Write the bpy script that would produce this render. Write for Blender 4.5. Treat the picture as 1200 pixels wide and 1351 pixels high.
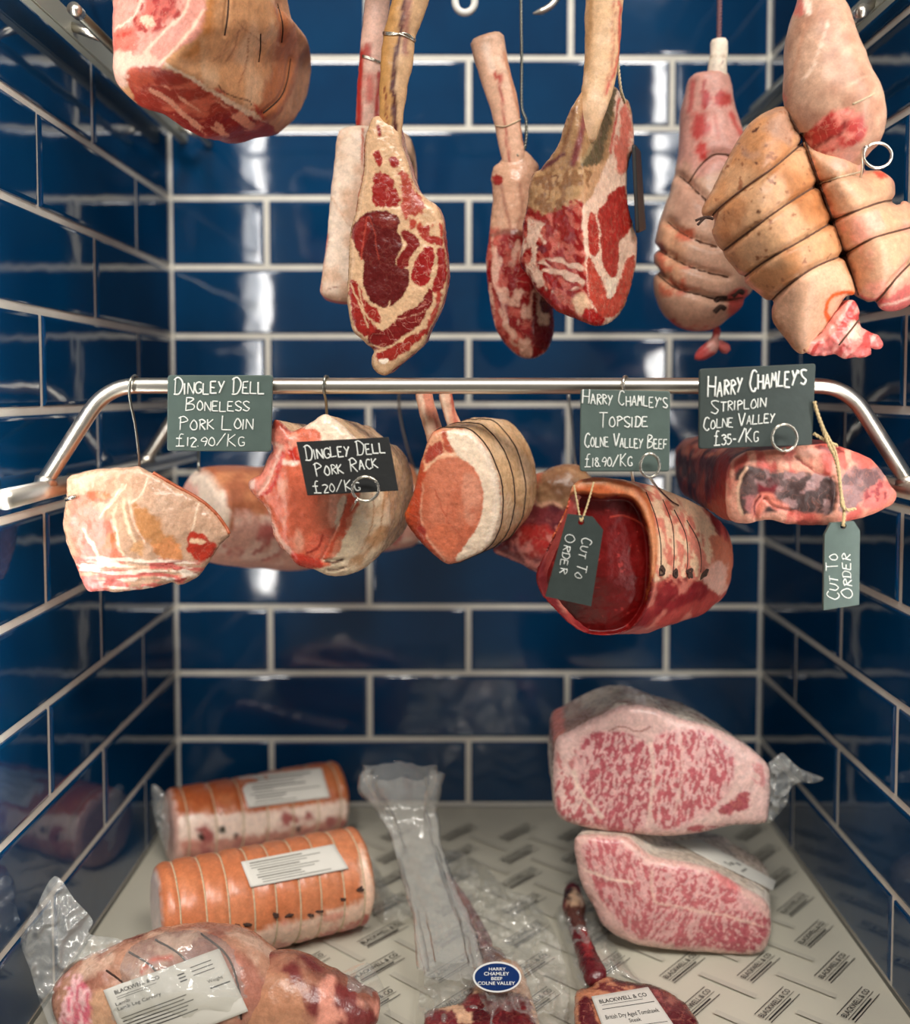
import bpy, bmesh, math, random
import numpy as np
from mathutils import Vector, Matrix
from mathutils.geometry import delaunay_2d_cdt, interpolate_bezier
from mathutils.bvhtree import BVHTree

for o in list(bpy.data.objects):
    bpy.data.objects.remove(o)
random.seed(7)
SC = bpy.context.scene
COL = SC.collection

# ------------------------------------------------------------------ camera
FPX, PITCH, PPX, PPY = 1260.7, math.radians(2.776), 604.6, 577.7
CAMZ = 0.6376
XL, XR, YB = -0.4335, 0.464, 1.4478
cd = bpy.data.cameras.new('camera')
cd.sensor_fit = 'AUTO'; cd.sensor_width = 36.0
cd.lens = FPX / 1351 * 36.0
cd.shift_x = -(PPX - 600) / 1351
cd.shift_y = (PPY - 675.5) / 1351
cd.clip_start = 0.02
cd.dof.use_dof = True
cd.dof.focus_distance = 0.93
cd.dof.aperture_fstop = 2.2
cam = bpy.data.objects.new('camera', cd); COL.objects.link(cam)
cam.location = (0, 0, CAMZ)
cam.rotation_euler = (math.radians(90) - PITCH, 0, 0)
SC.camera = cam

# ------------------------------------------------------------------ world and exposure
SC.view_settings.view_transform = 'Standard'
SC.view_settings.look = 'None'
SC.view_settings.gamma = 1.0
SC.view_settings.exposure = 0.0
wd = bpy.data.worlds.new('shop'); SC.world = wd; wd.use_nodes = True
bg = wd.node_tree.nodes['Background']
bg.inputs['Color'].default_value = (1.0, 0.92, 0.84, 1)
bg.inputs['Strength'].default_value = 0.19

def area(name, loc, target, size, power, color, size_y=None):
    l = bpy.data.lights.new(name, 'AREA'); l.energy = power; l.color = color
    l.shape = 'RECTANGLE'; l.size = size; l.size_y = size_y or size
    o = bpy.data.objects.new(name, l); COL.objects.link(o); o.location = loc
    d = Vector(target) - Vector(loc)
    o.rotation_euler = d.to_track_quat('-Z', 'Y').to_euler()
    return o
# the shop's ceiling lamps over the counter, in front of the display
area('ceiling_lamp', (-0.45, -1.2, 2.95), (-0.05, 1.05, 0.60), 0.8, 66, (1.0, 0.95, 0.88))
area('ceiling_lamp.001', (0.95, -1.15, 2.75), (0.1, 1.05, 0.55), 0.7, 58, (1.0, 0.95, 0.88))

# ------------------------------------------------------------------ pixel <-> place
_cp, _sp = math.cos(PITCH), math.sin(PITCH)
def ray(px, py):
    a = (px - PPX) / FPX; b = -(py - PPY) / FPX
    return np.array([a, _cp + b * _sp, b * _cp - _sp])
def W(px, py, Y):
    d = ray(px, py); s = Y / d[1]
    return np.array([d[0] * s, Y, CAMZ + d[2] * s])
def WA(P, Y):                       # arrays: P (n,2), Y (n,)
    P = np.asarray(P, float); a = (P[:, 0] - PPX) / FPX; b = -(P[:, 1] - PPY) / FPX
    dy = _cp + b * _sp; dz = b * _cp - _sp
    s = np.asarray(Y, float) / dy
    return np.stack([a * s, dy * s, CAMZ + dz * s], 1)
def FL(px, py, z=0.0):              # a pixel's point on the tray (or on the level z)
    d = ray(px, py); s = (z - CAMZ) / d[2]
    return np.array([d[0] * s, d[1] * s, z])
def PX(V):                          # world (n,3) -> pixels (n,2)
    V = np.asarray(V, float); h = V[:, 2] - CAMZ
    d = V[:, 1] * _cp - h * _sp; v = V[:, 1] * _sp + h * _cp
    return np.stack([PPX + FPX * V[:, 0] / d, PPY - FPX * v / d], 1)
def zm(x0, y0, s, *pts):            # points read off an enlarged view
    return [(x0 + p[0] / s, y0 + p[1] / s) for p in pts]

# ------------------------------------------------------------------ noise
def _h(ix, iy, iz):
    n = (ix * 374761393 + iy * 668265263 + iz * 2147483647) & 0xffffffff
    n = ((n ^ (n >> 13)) * 1274126177) & 0xffffffff
    n = ((n ^ (n >> 16)) * 2246822519) & 0xffffffff
    return ((n ^ (n >> 15)) & 0xffff) / 65535.0
def vnoise(P):
    P = np.asarray(P, float); i = np.floor(P).astype(np.int64); f = P - i; f = f * f * (3 - 2 * f)
    r = 0
    for dx in (0, 1):
        for dy in (0, 1):
            for dz in (0, 1):
                w = (f[:, 0] if dx else 1 - f[:, 0]) * (f[:, 1] if dy else 1 - f[:, 1]) * (f[:, 2] if dz else 1 - f[:, 2])
                r = r + w * _h(i[:, 0] + dx, i[:, 1] + dy, i[:, 2] + dz)
    return r * 2 - 1
def fbm(P, sc, octv=3, seed=0):
    P = np.asarray(P, float) * sc + seed * 17.31; r = 0; a = 1; t = 0
    for k in range(octv):
        r = r + a * vnoise(P); t += a; a *= .5; P = P * 2.03 + 11.7
    return r / t

# ------------------------------------------------------------------ 2-d shapes
def crom(pts, sp, closed=True, smooth=True):
    P = np.asarray(pts, float); n = len(P); out = []
    m = n if closed else n - 1
    for i in range(m):
        p1, p2 = P[i], P[(i + 1) % n]
        p0 = P[(i - 1) % n] if closed or i > 0 else p1
        p3 = P[(i + 2) % n] if closed or i < n - 2 else p2
        k = 12
        for j in range(k):
            t = j / k
            if smooth:
                out.append(.5 * (2 * p1 + (p2 - p0) * t + (2 * p0 - 5 * p1 + 4 * p2 - p3) * t * t + (3 * p1 - p0 - 3 * p2 + p3) * t ** 3))
            else:
                out.append(p1 + (p2 - p1) * t)
    if not closed: out.append(P[-1])
    Q = np.array(out)
    R = np.vstack([Q, Q[:1]]) if closed else Q
    L = np.r_[0, np.cumsum(np.linalg.norm(np.diff(R, axis=0), axis=1))]
    N = max(3, int(round(L[-1] / sp)))
    t = np.linspace(0, L[-1], N + 1)
    if closed: t = t[:-1]
    return np.stack([np.interp(t, L, R[:, k]) for k in range(R.shape[1])], 1)
def segdist(P, A, closed=True):
    A = np.asarray(A, float)[:, :2]; P = np.asarray(P, float)[:, :2]
    B = np.roll(A, -1, 0) if closed else A[1:]
    if not closed: A = A[:-1]
    best = np.full(len(P), 1e9)
    for a, b in zip(A, B):
        d = b - a; L = max(1e-9, d @ d)
        t = np.clip(((P - a) @ d) / L, 0, 1)
        best = np.minimum(best, np.hypot(*(P - a - t[:, None] * d).T))
    return best
def inside(P, A):
    A = np.asarray(A, float)[:, :2]; B = np.roll(A, -1, 0); r = np.zeros(len(P), bool)
    x, y = P[:, 0], P[:, 1]
    for a, b in zip(A, B):
        c = ((a[1] > y) != (b[1] > y))
        with np.errstate(divide='ignore', invalid='ignore'):
            xi = (b[0] - a[0]) * (y - a[1]) / (b[1] - a[1] + 1e-12) + a[0]
        r ^= c & (x < xi)
    return r
def sdist(P, A):
    d = segdist(P, A); return np.where(inside(P, A), d, -d)

def lin(c):
    return tuple(((v / 255) / 12.92 if v / 255 <= .04045 else ((v / 255 + .055) / 1.055) ** 2.4) for v in c[:3])
def smooth01(t):
    t = np.clip(t, 0, 1); return t * t * (3 - 2 * t)

# ------------------------------------------------------------------ meat colour painting (the flesh's own pattern: muscle, fat, skin)
def paint(P, V, base, layers, seed=1):
    """P pixels (n,2) that locate a surface point, V local coordinates. returns linear rgb (n,3), marbling (n,)"""
    n = len(P); C = np.tile(np.array(lin(base)), (n, 1)); M = np.zeros(n)
    w1 = np.stack([fbm(V, 90, 3, seed), fbm(V, 90, 3, seed + 5)], 1)
    w2 = np.stack([fbm(V, 320, 2, seed + 9), fbm(V, 320, 2, seed + 12)], 1)
    for L in layers:
        kind = L[0]
        if kind == 'p':                       # polygon: pts, colour, soft, warp, marbling
            _, pts, c, soft, warp, mb = L
            A = crom(pts, 4)
            s = sdist(P + w1 * warp * 1.15 + w2 * (warp * .9 + .5), A)
            a = smooth01(.5 + s / max(soft, .3))
        elif kind == 'l':                     # line: pts, colour, width, soft, warp
            _, pts, c, wd_, soft, warp = L; mb = None
            A = crom(pts, 4, False)
            s = wd_ / 2 - segdist(P + w1 * warp + w2 * warp * .5, A, False)
            a = smooth01(.5 + s / max(soft, .3))
        elif kind == 'n':                     # blotches: pts or None, colour, scale, threshold, soft, stretch (sx,sz), marbling
            _, pts, c, sc, th, soft, st = L; mb = None
            f = fbm(V * np.array([st[0], 1, st[1]]), sc, 3, seed + len(pts or '') + int(th * 100))
            a = smooth01(.5 + (f - th) / soft)
            if pts is not None:
                a = a * smooth01(.5 + sdist(P + w1 * 5, crom(pts, 4)) / 6)
        elif kind == 'r':                     # streaks along a direction (deg): pts, colour, scale, threshold, soft, angle, ratio
            _, pts, c, sc, th, soft, ang, rt = L; mb = None
            q = math.radians(ang); u = P[:, 0] * math.cos(q) + P[:, 1] * math.sin(q); v = -P[:, 0] * math.sin(q) + P[:, 1] * math.cos(q)
            Q = np.stack([u / rt, v, np.zeros(n)], 1) + np.c_[w1 * 2.5, np.zeros(n)]
            f = fbm(Q, sc, 2, seed + int(ang) % 7)
            a = smooth01(.5 + (f - th) / soft)
            if pts is not None:
                a = a * smooth01(.5 + sdist(P + w1 * 4, crom(pts, 4)) / 5)
        a = a[:, None]
        C = C * (1 - a) + np.array(lin(c)) * a
        if kind == 'p': M = M * (1 - a[:, 0]) + (mb or 0) * a[:, 0]
        elif kind in 'lr': M = M * (1 - a[:, 0])
    return C, M

# ------------------------------------------------------------------ objects
def empty(name, loc, label, cat, group=None):
    o = bpy.data.objects.new(name, None); COL.objects.link(o); o.location = loc
    o.empty_display_size = .02
    o['label'] = label; o['category'] = cat
    if group: o['group'] = group
    return o
def tag(o, label=None, cat=None, group=None, kind=None):
    for k, v in (('label', label), ('category', cat), ('group', group), ('kind', kind)):
        if v: o[k] = v
    return o
def mesh(name, V, F, mat, parent=None, smooth=True, cols=None, mb=None, mats=None, fm=None):
    V = np.asarray(V, float)
    off = np.zeros(3)
    p = parent
    while p is not None:
        off = off + np.array(p.location); p = p.parent
    me = bpy.data.meshes.new(name)
    me.from_pydata((V - off).tolist(), [], [list(map(int, f)) for f in F])
    for m in (mats or [mat]): me.materials.append(m)
    if fm is not None: me.polygons.foreach_set('material_index', np.asarray(fm, np.int32))
    me.polygons.foreach_set('use_smooth', [smooth] * len(me.polygons))
    if cols is not None:
        a = me.color_attributes.new('Col', 'FLOAT_COLOR', 'POINT')
        a.data.foreach_set('color', np.c_[cols, np.ones(len(cols))].astype(np.float32).ravel())
    if mb is not None:
        a = me.attributes.new('mb', 'FLOAT', 'POINT'); a.data.foreach_set('value', np.asarray(mb, np.float32))
    me.update()
    o = bpy.data.objects.new(name, me); COL.objects.link(o)
    if parent is not None: o.parent = parent
    return o
def free(name, V, F, mat, label, cat, group=None, **k):      # a thing that is one mesh, origin at its middle
    V = np.asarray(V, float); c = V.mean(0)
    o = mesh(name, V - c, F, mat, None, **k); o.location = c
    return tag(o, label, cat, group)

def tube_vf(P, r, n=8, closed=False, cap=True):
    P = np.asarray(P, float); m = len(P); r = np.broadcast_to(np.asarray(r, float), (m,))
    T = np.roll(P, -1, 0) - np.roll(P, 1, 0) if closed else np.gradient(P, axis=0)
    T /= np.linalg.norm(T, axis=1)[:, None] + 1e-12
    a = np.array([0, 0, 1.]) if abs(T[0][2]) < .9 else np.array([1., 0, 0])
    N = np.cross(T[0], a); N /= np.linalg.norm(N); V = []
    for i in range(m):
        N = N - T[i] * (N @ T[i]); N /= np.linalg.norm(N) + 1e-12; B = np.cross(T[i], N)
        for k in range(n):
            q = 2 * math.pi * k / n; V.append(P[i] + r[i] * (math.cos(q) * N + math.sin(q) * B))
    F = []
    for i in range(m if closed else m - 1):
        j = (i + 1) % m
        for k in range(n):
            F.append((i * n + k, i * n + (k + 1) % n, j * n + (k + 1) % n, j * n + k))
    if cap and not closed:
        F.append(tuple(range(n - 1, -1, -1))); F.append(tuple(range((m - 1) * n, m * n)))
    return np.array(V), F
def merge(*vf):
    V = []; F = []; o = 0
    for v, f in vf:
        V.append(np.asarray(v, float)); F += [tuple(i + o for i in q) for q in f]; o += len(v)
    return np.vstack(V), F
def box_vf(a, b):
    x0, y0, z0 = a; x1, y1, z1 = b
    V = [(x0, y0, z0), (x1, y0, z0), (x1, y1, z0), (x0, y1, z0), (x0, y0, z1), (x1, y0, z1), (x1, y1, z1), (x0, y1, z1)]
    return np.array(V, float), [(0, 3, 2, 1), (4, 5, 6, 7), (0, 1, 5, 4), (1, 2, 6, 5), (2, 3, 7, 6), (3, 0, 4, 7)]
def normals(V, F):
    N = np.zeros_like(V)
    tri = []
    for f in F:
        for k in range(1, len(f) - 1): tri.append((f[0], f[k], f[k + 1]))
    t = np.array(tri)
    n = np.cross(V[t[:, 1]] - V[t[:, 0]], V[t[:, 2]] - V[t[:, 0]])
    for k in range(3): np.add.at(N, t[:, k], n)
    return N / (np.linalg.norm(N, axis=1)[:, None] + 1e-15)
# ------------------------------------------------------------------ materials
def nodes(name):
    m = bpy.data.materials.new(name); m.use_nodes = True
    nt = m.node_tree; return m, nt, nt.nodes['Principled BSDF']
def N(nt, t, **k):
    n = nt.nodes.new(t)
    for a, v in k.items(): setattr(n, a, v)
    return n
def plain(name, c, rough=.5, metal=0., var=.0, scale=60, bump=0., sss=0., coat=0., spec=.5, alpha=1.):
    m, nt, b = nodes(name)
    b.inputs['Roughness'].default_value = rough; b.inputs['Metallic'].default_value = metal
    b.inputs['Base Color'].default_value = (*lin(c), 1); b.inputs['Coat Weight'].default_value = coat
    b.inputs['Specular IOR Level'].default_value = spec
    if sss:
        b.inputs['Subsurface Weight'].default_value = sss; b.inputs['Subsurface Scale'].default_value = .004
    if var or bump:
        tc = N(nt, 'ShaderNodeTexCoord'); nz = N(nt, 'ShaderNodeTexNoise'); nz.inputs['Scale'].default_value = scale; nz.inputs['Detail'].default_value = 5
        nt.links.new(tc.outputs['Object'], nz.inputs['Vector'])
        if var:
            mx = N(nt, 'ShaderNodeMix', data_type='RGBA')
            mx.inputs['A'].default_value = (*[v * (1 - var) for v in lin(c)], 1); mx.inputs['B'].default_value = (*[min(1, v * (1 + var)) for v in lin(c)], 1)
            nt.links.new(nz.outputs['Fac'], mx.inputs['Factor']); nt.links.new(mx.outputs['Result'], b.inputs['Base Color'])
        if bump:
            bp = N(nt, 'ShaderNodeBump'); bp.inputs['Strength'].default_value = bump; bp.inputs['Distance'].default_value = .002
            nt.links.new(nz.outputs['Fac'], bp.inputs['Height']); nt.links.new(bp.outputs['Normal'], b.inputs['Normal'])
    return m
def tile_mat():
    m, nt, b = nodes('glazed_tile')
    tc = N(nt, 'ShaderNodeTexCoord'); nz = N(nt, 'ShaderNodeTexNoise'); nz.inputs['Scale'].default_value = 9; nz.inputs['Detail'].default_value = 3
    nt.links.new(tc.outputs['Object'], nz.inputs['Vector'])
    mx = N(nt, 'ShaderNodeMix', data_type='RGBA')
    mx.inputs['A'].default_value = (.0006, .022, .074, 1); mx.inputs['B'].default_value = (.0009, .052, .142, 1)
    nt.links.new(nz.outputs['Fac'], mx.inputs['Factor']); nt.links.new(mx.outputs['Result'], b.inputs['Base Color'])
    b.inputs['Roughness'].default_value = .06; b.inputs['Specular IOR Level'].default_value = .75
    n2 = N(nt, 'ShaderNodeTexNoise'); n2.inputs['Scale'].default_value = 22; n2.inputs['Detail'].default_value = 1
    nt.links.new(tc.outputs['Object'], n2.inputs['Vector'])
    bp = N(nt, 'ShaderNodeBump'); bp.inputs['Strength'].default_value = .10; bp.inputs['Distance'].default_value = .004
    nt.links.new(n2.outputs['Fac'], bp.inputs['Height']); nt.links.new(bp.outputs['Normal'], b.inputs['Normal'])
    return m
def emit(name, c, s):
    m, nt, b = nodes(name); b.inputs['Base Color'].default_value = (*c, 1)
    b.inputs['Emission Color'].default_value = (*c, 1); b.inputs['Emission Strength'].default_value = s
    return m
def meat_mat(name='flesh', rough=.38, marb=(196, 120, 100), bump=.5, coat=.15, bscale=210):
    m, nt, b = nodes(name); L = nt.links.new
    at = N(nt, 'ShaderNodeAttribute', attribute_name='Col'); mb = N(nt, 'ShaderNodeAttribute', attribute_name='mb')
    tc = N(nt, 'ShaderNodeTexCoord')
    def noise(s, d=4, dist=0.):
        n = N(nt, 'ShaderNodeTexNoise'); n.inputs['Scale'].default_value = s; n.inputs['Detail'].default_value = d; n.inputs['Distortion'].default_value = dist
        L(tc.outputs['Object'], n.inputs['Vector']); return n
    def math_(op, a, v=None, c=None):
        n = N(nt, 'ShaderNodeMath', operation=op); L(a, n.inputs[0])
        if v is not None:
            if isinstance(v, (int, float)): n.inputs[1].default_value = v
            else: L(v, n.inputs[1])
        return n.outputs[0]
    nA = noise(75, 4, .6)
    r = math_('ABSOLUTE', math_('SUBTRACT', nA.outputs['Fac'], .5))
    mr = N(nt, 'ShaderNodeMapRange'); mr.inputs['From Min'].default_value = .022; mr.inputs['From Max'].default_value = .006
    L(r, mr.inputs['Value'])
    mask = math_('MULTIPLY', math_('MULTIPLY', mr.outputs['Result'], mb.outputs['Fac']), .65)
    mx = N(nt, 'ShaderNodeMix', data_type='RGBA'); mx.inputs['B'].default_value = (*lin(marb), 1)
    L(mask, mx.inputs['Factor']); L(at.outputs['Color'], mx.inputs['A'])
    nV = noise(140, 5)
    mv = N(nt, 'ShaderNodeMapRange'); mv.inputs['From Min'].default_value = .3; mv.inputs['From Max'].default_value = .7; mv.inputs['To Min'].default_value = .86; mv.inputs['To Max'].default_value = 1.13
    L(nV.outputs['Fac'], mv.inputs['Value'])
    vm = N(nt, 'ShaderNodeVectorMath', operation='SCALE'); L(mx.outputs['Result'], vm.inputs[0]); L(mv.outputs['Result'], vm.inputs['Scale'])
    nF = noise(430, 3, .8)
    mf = N(nt, 'ShaderNodeMapRange'); mf.inputs['From Min'].default_value = .32; mf.inputs['From Max'].default_value = .68; mf.inputs['To Min'].default_value = .89; mf.inputs['To Max'].default_value = 1.10
    L(nF.outputs['Fac'], mf.inputs['Value'])
    vf_ = N(nt, 'ShaderNodeVectorMath', operation='SCALE'); L(vm.outputs['Vector'], vf_.inputs[0]); L(mf.outputs['Result'], vf_.inputs['Scale'])
    L(vf_.outputs['Vector'], b.inputs['Base Color'])
    rr = N(nt, 'ShaderNodeMapRange'); rr.inputs['To Min'].default_value = rough - .12; rr.inputs['To Max'].default_value = rough + .15
    L(nV.outputs['Fac'], rr.inputs['Value']); L(rr.outputs['Result'], b.inputs['Roughness'])
    b.inputs['Subsurface Weight'].default_value = .12; b.inputs['Subsurface Scale'].default_value = .003
    b.inputs['Subsurface Radius'].default_value = (1, .35, .2)
    b.inputs['Coat Weight'].default_value = coat; b.inputs['Coat Roughness'].default_value = .25
    b.inputs['Specular IOR Level'].default_value = .4
    nB = noise(bscale, 4)
    ad = math_('ADD', nB.outputs['Fac'], math_('MULTIPLY', mask, .4))
    bp = N(nt, 'ShaderNodeBump'); bp.inputs['Strength'].default_value = bump; bp.inputs['Distance'].default_value = .0015
    L(ad, bp.inputs['Height']); L(bp.outputs['Normal'], b.inputs['Normal'])
    return m
def film_mat(name='clear_film', opac=.17, rough=.12):
    m, nt, b = nodes(name); L = nt.links.new
    b.inputs['Base Color'].default_value = (.78, .78, .74, 1); b.inputs['Roughness'].default_value = rough
    b.inputs['Specular IOR Level'].default_value = .7
    tr = N(nt, 'ShaderNodeBsdfTransparent'); tr.inputs['Color'].default_value = (.97, .97, .96, 1)
    gl = N(nt, 'ShaderNodeBsdfGlossy'); gl.inputs['Roughness'].default_value = rough; gl.inputs['Color'].default_value = (.95, .95, .93, 1)
    lw = N(nt, 'ShaderNodeLayerWeight'); lw.inputs['Blend'].default_value = .5
    pw = N(nt, 'ShaderNodeMath', operation='POWER'); L(lw.outputs['Facing'], pw.inputs[0]); pw.inputs[1].default_value = 3.5
    fr = N(nt, 'ShaderNodeMath', operation='MULTIPLY_ADD'); L(pw.outputs[0], fr.inputs[0]); fr.inputs[1].default_value = .45; fr.inputs[2].default_value = .07
    tc = N(nt, 'ShaderNodeTexCoord'); nz = N(nt, 'ShaderNodeTexNoise'); nz.inputs['Scale'].default_value = 30; nz.inputs['Detail'].default_value = 4; nz.inputs['Distortion'].default_value = 1.5
    L(tc.outputs['Object'], nz.inputs['Vector'])
    bp = N(nt, 'ShaderNodeBump'); bp.inputs['Strength'].default_value = .5; bp.inputs['Distance'].default_value = .004
    L(nz.outputs['Fac'], bp.inputs['Height'])
    for q in (gl, b): L(bp.outputs['Normal'], q.inputs['Normal'])
    m1 = N(nt, 'ShaderNodeMixShader'); m1.inputs[0].default_value = opac
    L(tr.outputs[0], m1.inputs[1]); L(b.outputs[0], m1.inputs[2])
    m2 = N(nt, 'ShaderNodeMixShader'); L(fr.outputs[0], m2.inputs[0]); L(m1.outputs[0], m2.inputs[1]); L(gl.outputs[0], m2.inputs[2])
    L(m2.outputs[0], nt.nodes['Material Output'].inputs['Surface'])
    return m

M_TILE = tile_mat()
M_GROUT = plain('grout', (226, 222, 210), .8, var=.12, scale=40)
M_STEEL = plain('brushed_steel', (214, 208, 196), .33, 1.0, var=.06, scale=200)
M_STEEL2 = plain('dull_steel', (150, 150, 140), .38, 1.0)
M_ALU = plain('grey_painted_metal', (158, 160, 148), .4, var=.05)
M_WIRE = plain('skewer_wire', (205, 200, 188), .25, 1.0)
M_SLATE = plain('slate_board', (52, 62, 59), .55, var=.25, scale=90, bump=.2)
M_SLATE_DARK = plain('black_slate_board', (24, 26, 27), .5, var=.25, scale=90, bump=.15)
M_CHALK = plain('chalk', (232, 234, 228), .9, var=.12, scale=500)
M_TWINE = plain('jute_twine', (196, 172, 128), .9, var=.2, scale=700)
M_STRING = plain('butcher_string', (190, 170, 140), .9, var=.5, scale=450)
M_DARKSTRING = plain('dark_butcher_string', (60, 40, 32), .9, var=.6, scale=420)
M_BROWNSTRING = plain('brown_butcher_string', (92, 62, 46), .9, var=.7, scale=420)
M_PAPER = plain('label_paper', (214, 211, 202), .6, var=.05, scale=50, bump=.1)
M_INK = plain('printing_ink', (22, 22, 24), .7)
M_GREYINK = plain('faint_ink', (128, 126, 118), .7)
M_FLESH = meat_mat('flesh')
M_WET = meat_mat('wet_flesh', rough=.26, coat=.2, bump=.5)
M_DEEP = meat_mat('dark_flesh', rough=.36, coat=.04, bump=.35)
M_SKIN = meat_mat('skin', rough=.42, bump=.22, coat=.05)
M_FILM = film_mat()
M_FILM2 = film_mat('milky_film', .30, .16)
M_LED = emit('led_diffuser', (1.0, .97, .92), 21)

# ------------------------------------------------------------------ the tiled recess
ROW, HALF, GR = .103, .1515, .0042
def tiled(name, origin, uax, nax, ranges, zmax_rows, width):
    """tiles stand in rows on a wall; ranges(row) -> list of joint positions along u"""
    O = np.array(origin, float); U = np.array(uax, float); Nn = np.array(nax, float); Zv = np.array([0, 0, 1.])
    rnd = random.Random(sum(map(ord, name)))
    V = [O, O + U * width, O + U * width + Zv * ROW * zmax_rows, O + Zv * ROW * zmax_rows]
    F = [(0, 1, 2, 3)]; fm = [0]
    def put(p): V.append(p); return len(V) - 1
    for k in range(zmax_rows):
        js = ranges(k)
        for a, b in zip(js[:-1], js[1:]):
            u0 = a + GR * (a > 1e-6); u1 = b - GR * (b < width - 1e-6); z0 = k * ROW + GR; z1 = (k + 1) * ROW - GR
            if u1 - u0 < .01: continue
            tx, tz = rnd.gauss(0, .0022), rnd.gauss(0, .0022); base = .0016 + abs(rnd.gauss(0, .0003))
            uc, zc = (u0 + u1) / 2, (z0 + z1) / 2; rings = []
            for ins, hgt in ((0, 0), (.0006, .0012), (.002, .002), (.0045, .0024)):
                rg = []
                for (u, z) in ((u0 + ins, z0 + ins), (u1 - ins, z0 + ins), (u1 - ins, z1 - ins), (u0 + ins, z1 - ins)):
                    d = hgt + (base - .0016 + (u - uc) * tx + (z - zc) * tz if hgt else 0)
                    rg.append(put(O + U * u + Zv * z + Nn * d))
                rings.append(rg)
            for r0, r1 in zip(rings[:-1], rings[1:]):
                for i in range(4): F.append((r0[i], r0[(i + 1) % 4], r1[(i + 1) % 4], r1[i])); fm.append(1)
            F.append(tuple(rings[-1])); fm.append(1)
    o = mesh(name, V, F, None, None, smooth=False, mats=[M_GROUT, M_TILE], fm=fm)
    me = o.data
    # make every face look into the recess
    bm = bmesh.new(); bm.from_mesh(me)
    for f in bm.faces:
        if f.normal.dot(Vector(Nn)) < 0: f.normal_flip()
    bm.to_mesh(me); bm.free()
    return tag(o, kind='structure')
WID = XR - XL
XC = (XL + XR) / 2 - XL
def jb(k):
    m = [XC - .303, XC, XC + .303] if k % 2 == 0 else [XC - .1515, XC + .1515]
    return [0] + m + [WID]
DEP = .86
def js(k):
    s = HALF if k % 2 == 0 else 2 * HALF
    m = []
    while s < DEP: m.append(s); s += 2 * HALF
    return [0] + m + [DEP]
tiled('wall_back', (XL, YB, 0), (1, 0, 0), (0, -1, 0), jb, 15, WID)
tiled('wall_left', (XL, YB, 0), (0, -1, 0), (1, 0, 0), js, 15, DEP)
tiled('wall_right', (XR, YB, 0), (0, -1, 0), (-1, 0, 0), js, 15, DEP)
# white grout bead down both back corners
for nm, x in (('trim_1', XL), ('trim_2', XR)):
    s = 1 if x < 0 else -1
    v, f = box_vf((min(x - .002 * s, x + .006 * s), YB - .006, 0), (max(x - .002 * s, x + .006 * s), YB + .002, ROW * 15))
    tag(mesh(nm, v, f, M_GROUT, smooth=False), kind='structure')
v, f = box_vf((XL - .02, YB - DEP, -.04), (XR + .02, YB + .02, -.010))
tag(mesh('floor', v, f, M_STEEL2, smooth=False), kind='structure')

# light strips in the front corners of the recess (seen mirrored in the glaze)
def strip(x, y, s, label, zr):
    root = empty('light_strip', (x, y, .70), label, 'light')
    v, f = box_vf((x - .014, y - .02, zr[0] - .01), (x + .014, y + .006, zr[1] + .01))
    mesh('housing', v, f, M_STEEL2, root, smooth=False)
    # a shallow round diffuser along the housing, facing the back of the recess
    A = [(math.cos(q), math.sin(q)) for q in np.linspace(-math.pi / 2, math.pi / 2, 9)]
    V = []; F = []
    for z in zr:
        for c, d in A: V.append((x - s * .012 * d, y + .0065 + .006 * c, z))
    for i in range(8): F.append((i, i + 1, 10 + i, 9 + i))
    F.append(tuple(range(8, -1, -1))); F.append(tuple(range(9, 18)))
    mesh('diffuser', V, F, M_LED, root)
strip(XL + .0145, .815, 1, 'slim white light strip upright in the left front corner, mirrored in the blue tiles', (.20, 1.19))
strip(XR - .0145, .745, -1, 'slim white light strip upright in the right front corner, mirrored in the blue tiles', (.20, 1.38))

# ------------------------------------------------------------------ rails
def bend(P, rad, n=8):
    """polyline with rounded corners"""
    P = [np.array(p, float) for p in P]; out = [P[0]]
    for a, b, c in zip(P[:-2], P[1:-1], P[2:]):
        d1 = (a - b) / np.linalg.norm(a - b); d2 = (c - b) / np.linalg.norm(c - b)
        p, q = b + d1 * rad, b + d2 * rad
        for t in np.linspace(0, 1, n): out.append((1 - t) ** 2 * p + 2 * t * (1 - t) * b + t * t * q)
    out.append(P[-1]); return np.array(out)
YR = .93
XRL, XRR = -.403, .438
ZR = W(52, 646, YR)[2]
ZB = W(600, 509, YR)[2]
def urail(Y, label):
    k = 1.0
    a = (XRL, Y, ZR + .009); d = (XRR, Y, ZR + .009)
    xb0 = W(141, 509, YR)[0]; xb1 = W(1117, 509, YR)[0]
    P = bend([a, (xb0, Y, ZB), (xb1, Y, ZB), d], .03)
    P = np.vstack([crom(P, .006, False, False)])
    v, f = tube_vf(P, .0078, 16)
    r = empty('hanging_rail', (0.02, Y, ZR), label, 'rail')
    mesh('bar', v, f, M_STEEL, r)
    for x, s in ((XRL, -1), (XRR, 1)):
        q = np.array([(x, Y, ZR + .004), (x, Y, ZR + .014)])
        v, f = tube_vf(q, [.0115, .0092], 16); mesh('foot_collar', v, f, M_STEEL, r)
    return r
urail(YR, 'bent stainless hanging rail across the front, with the price boards on it')
urail(1.235, 'bent stainless hanging rail further back, mostly hidden behind the price boards')
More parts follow.
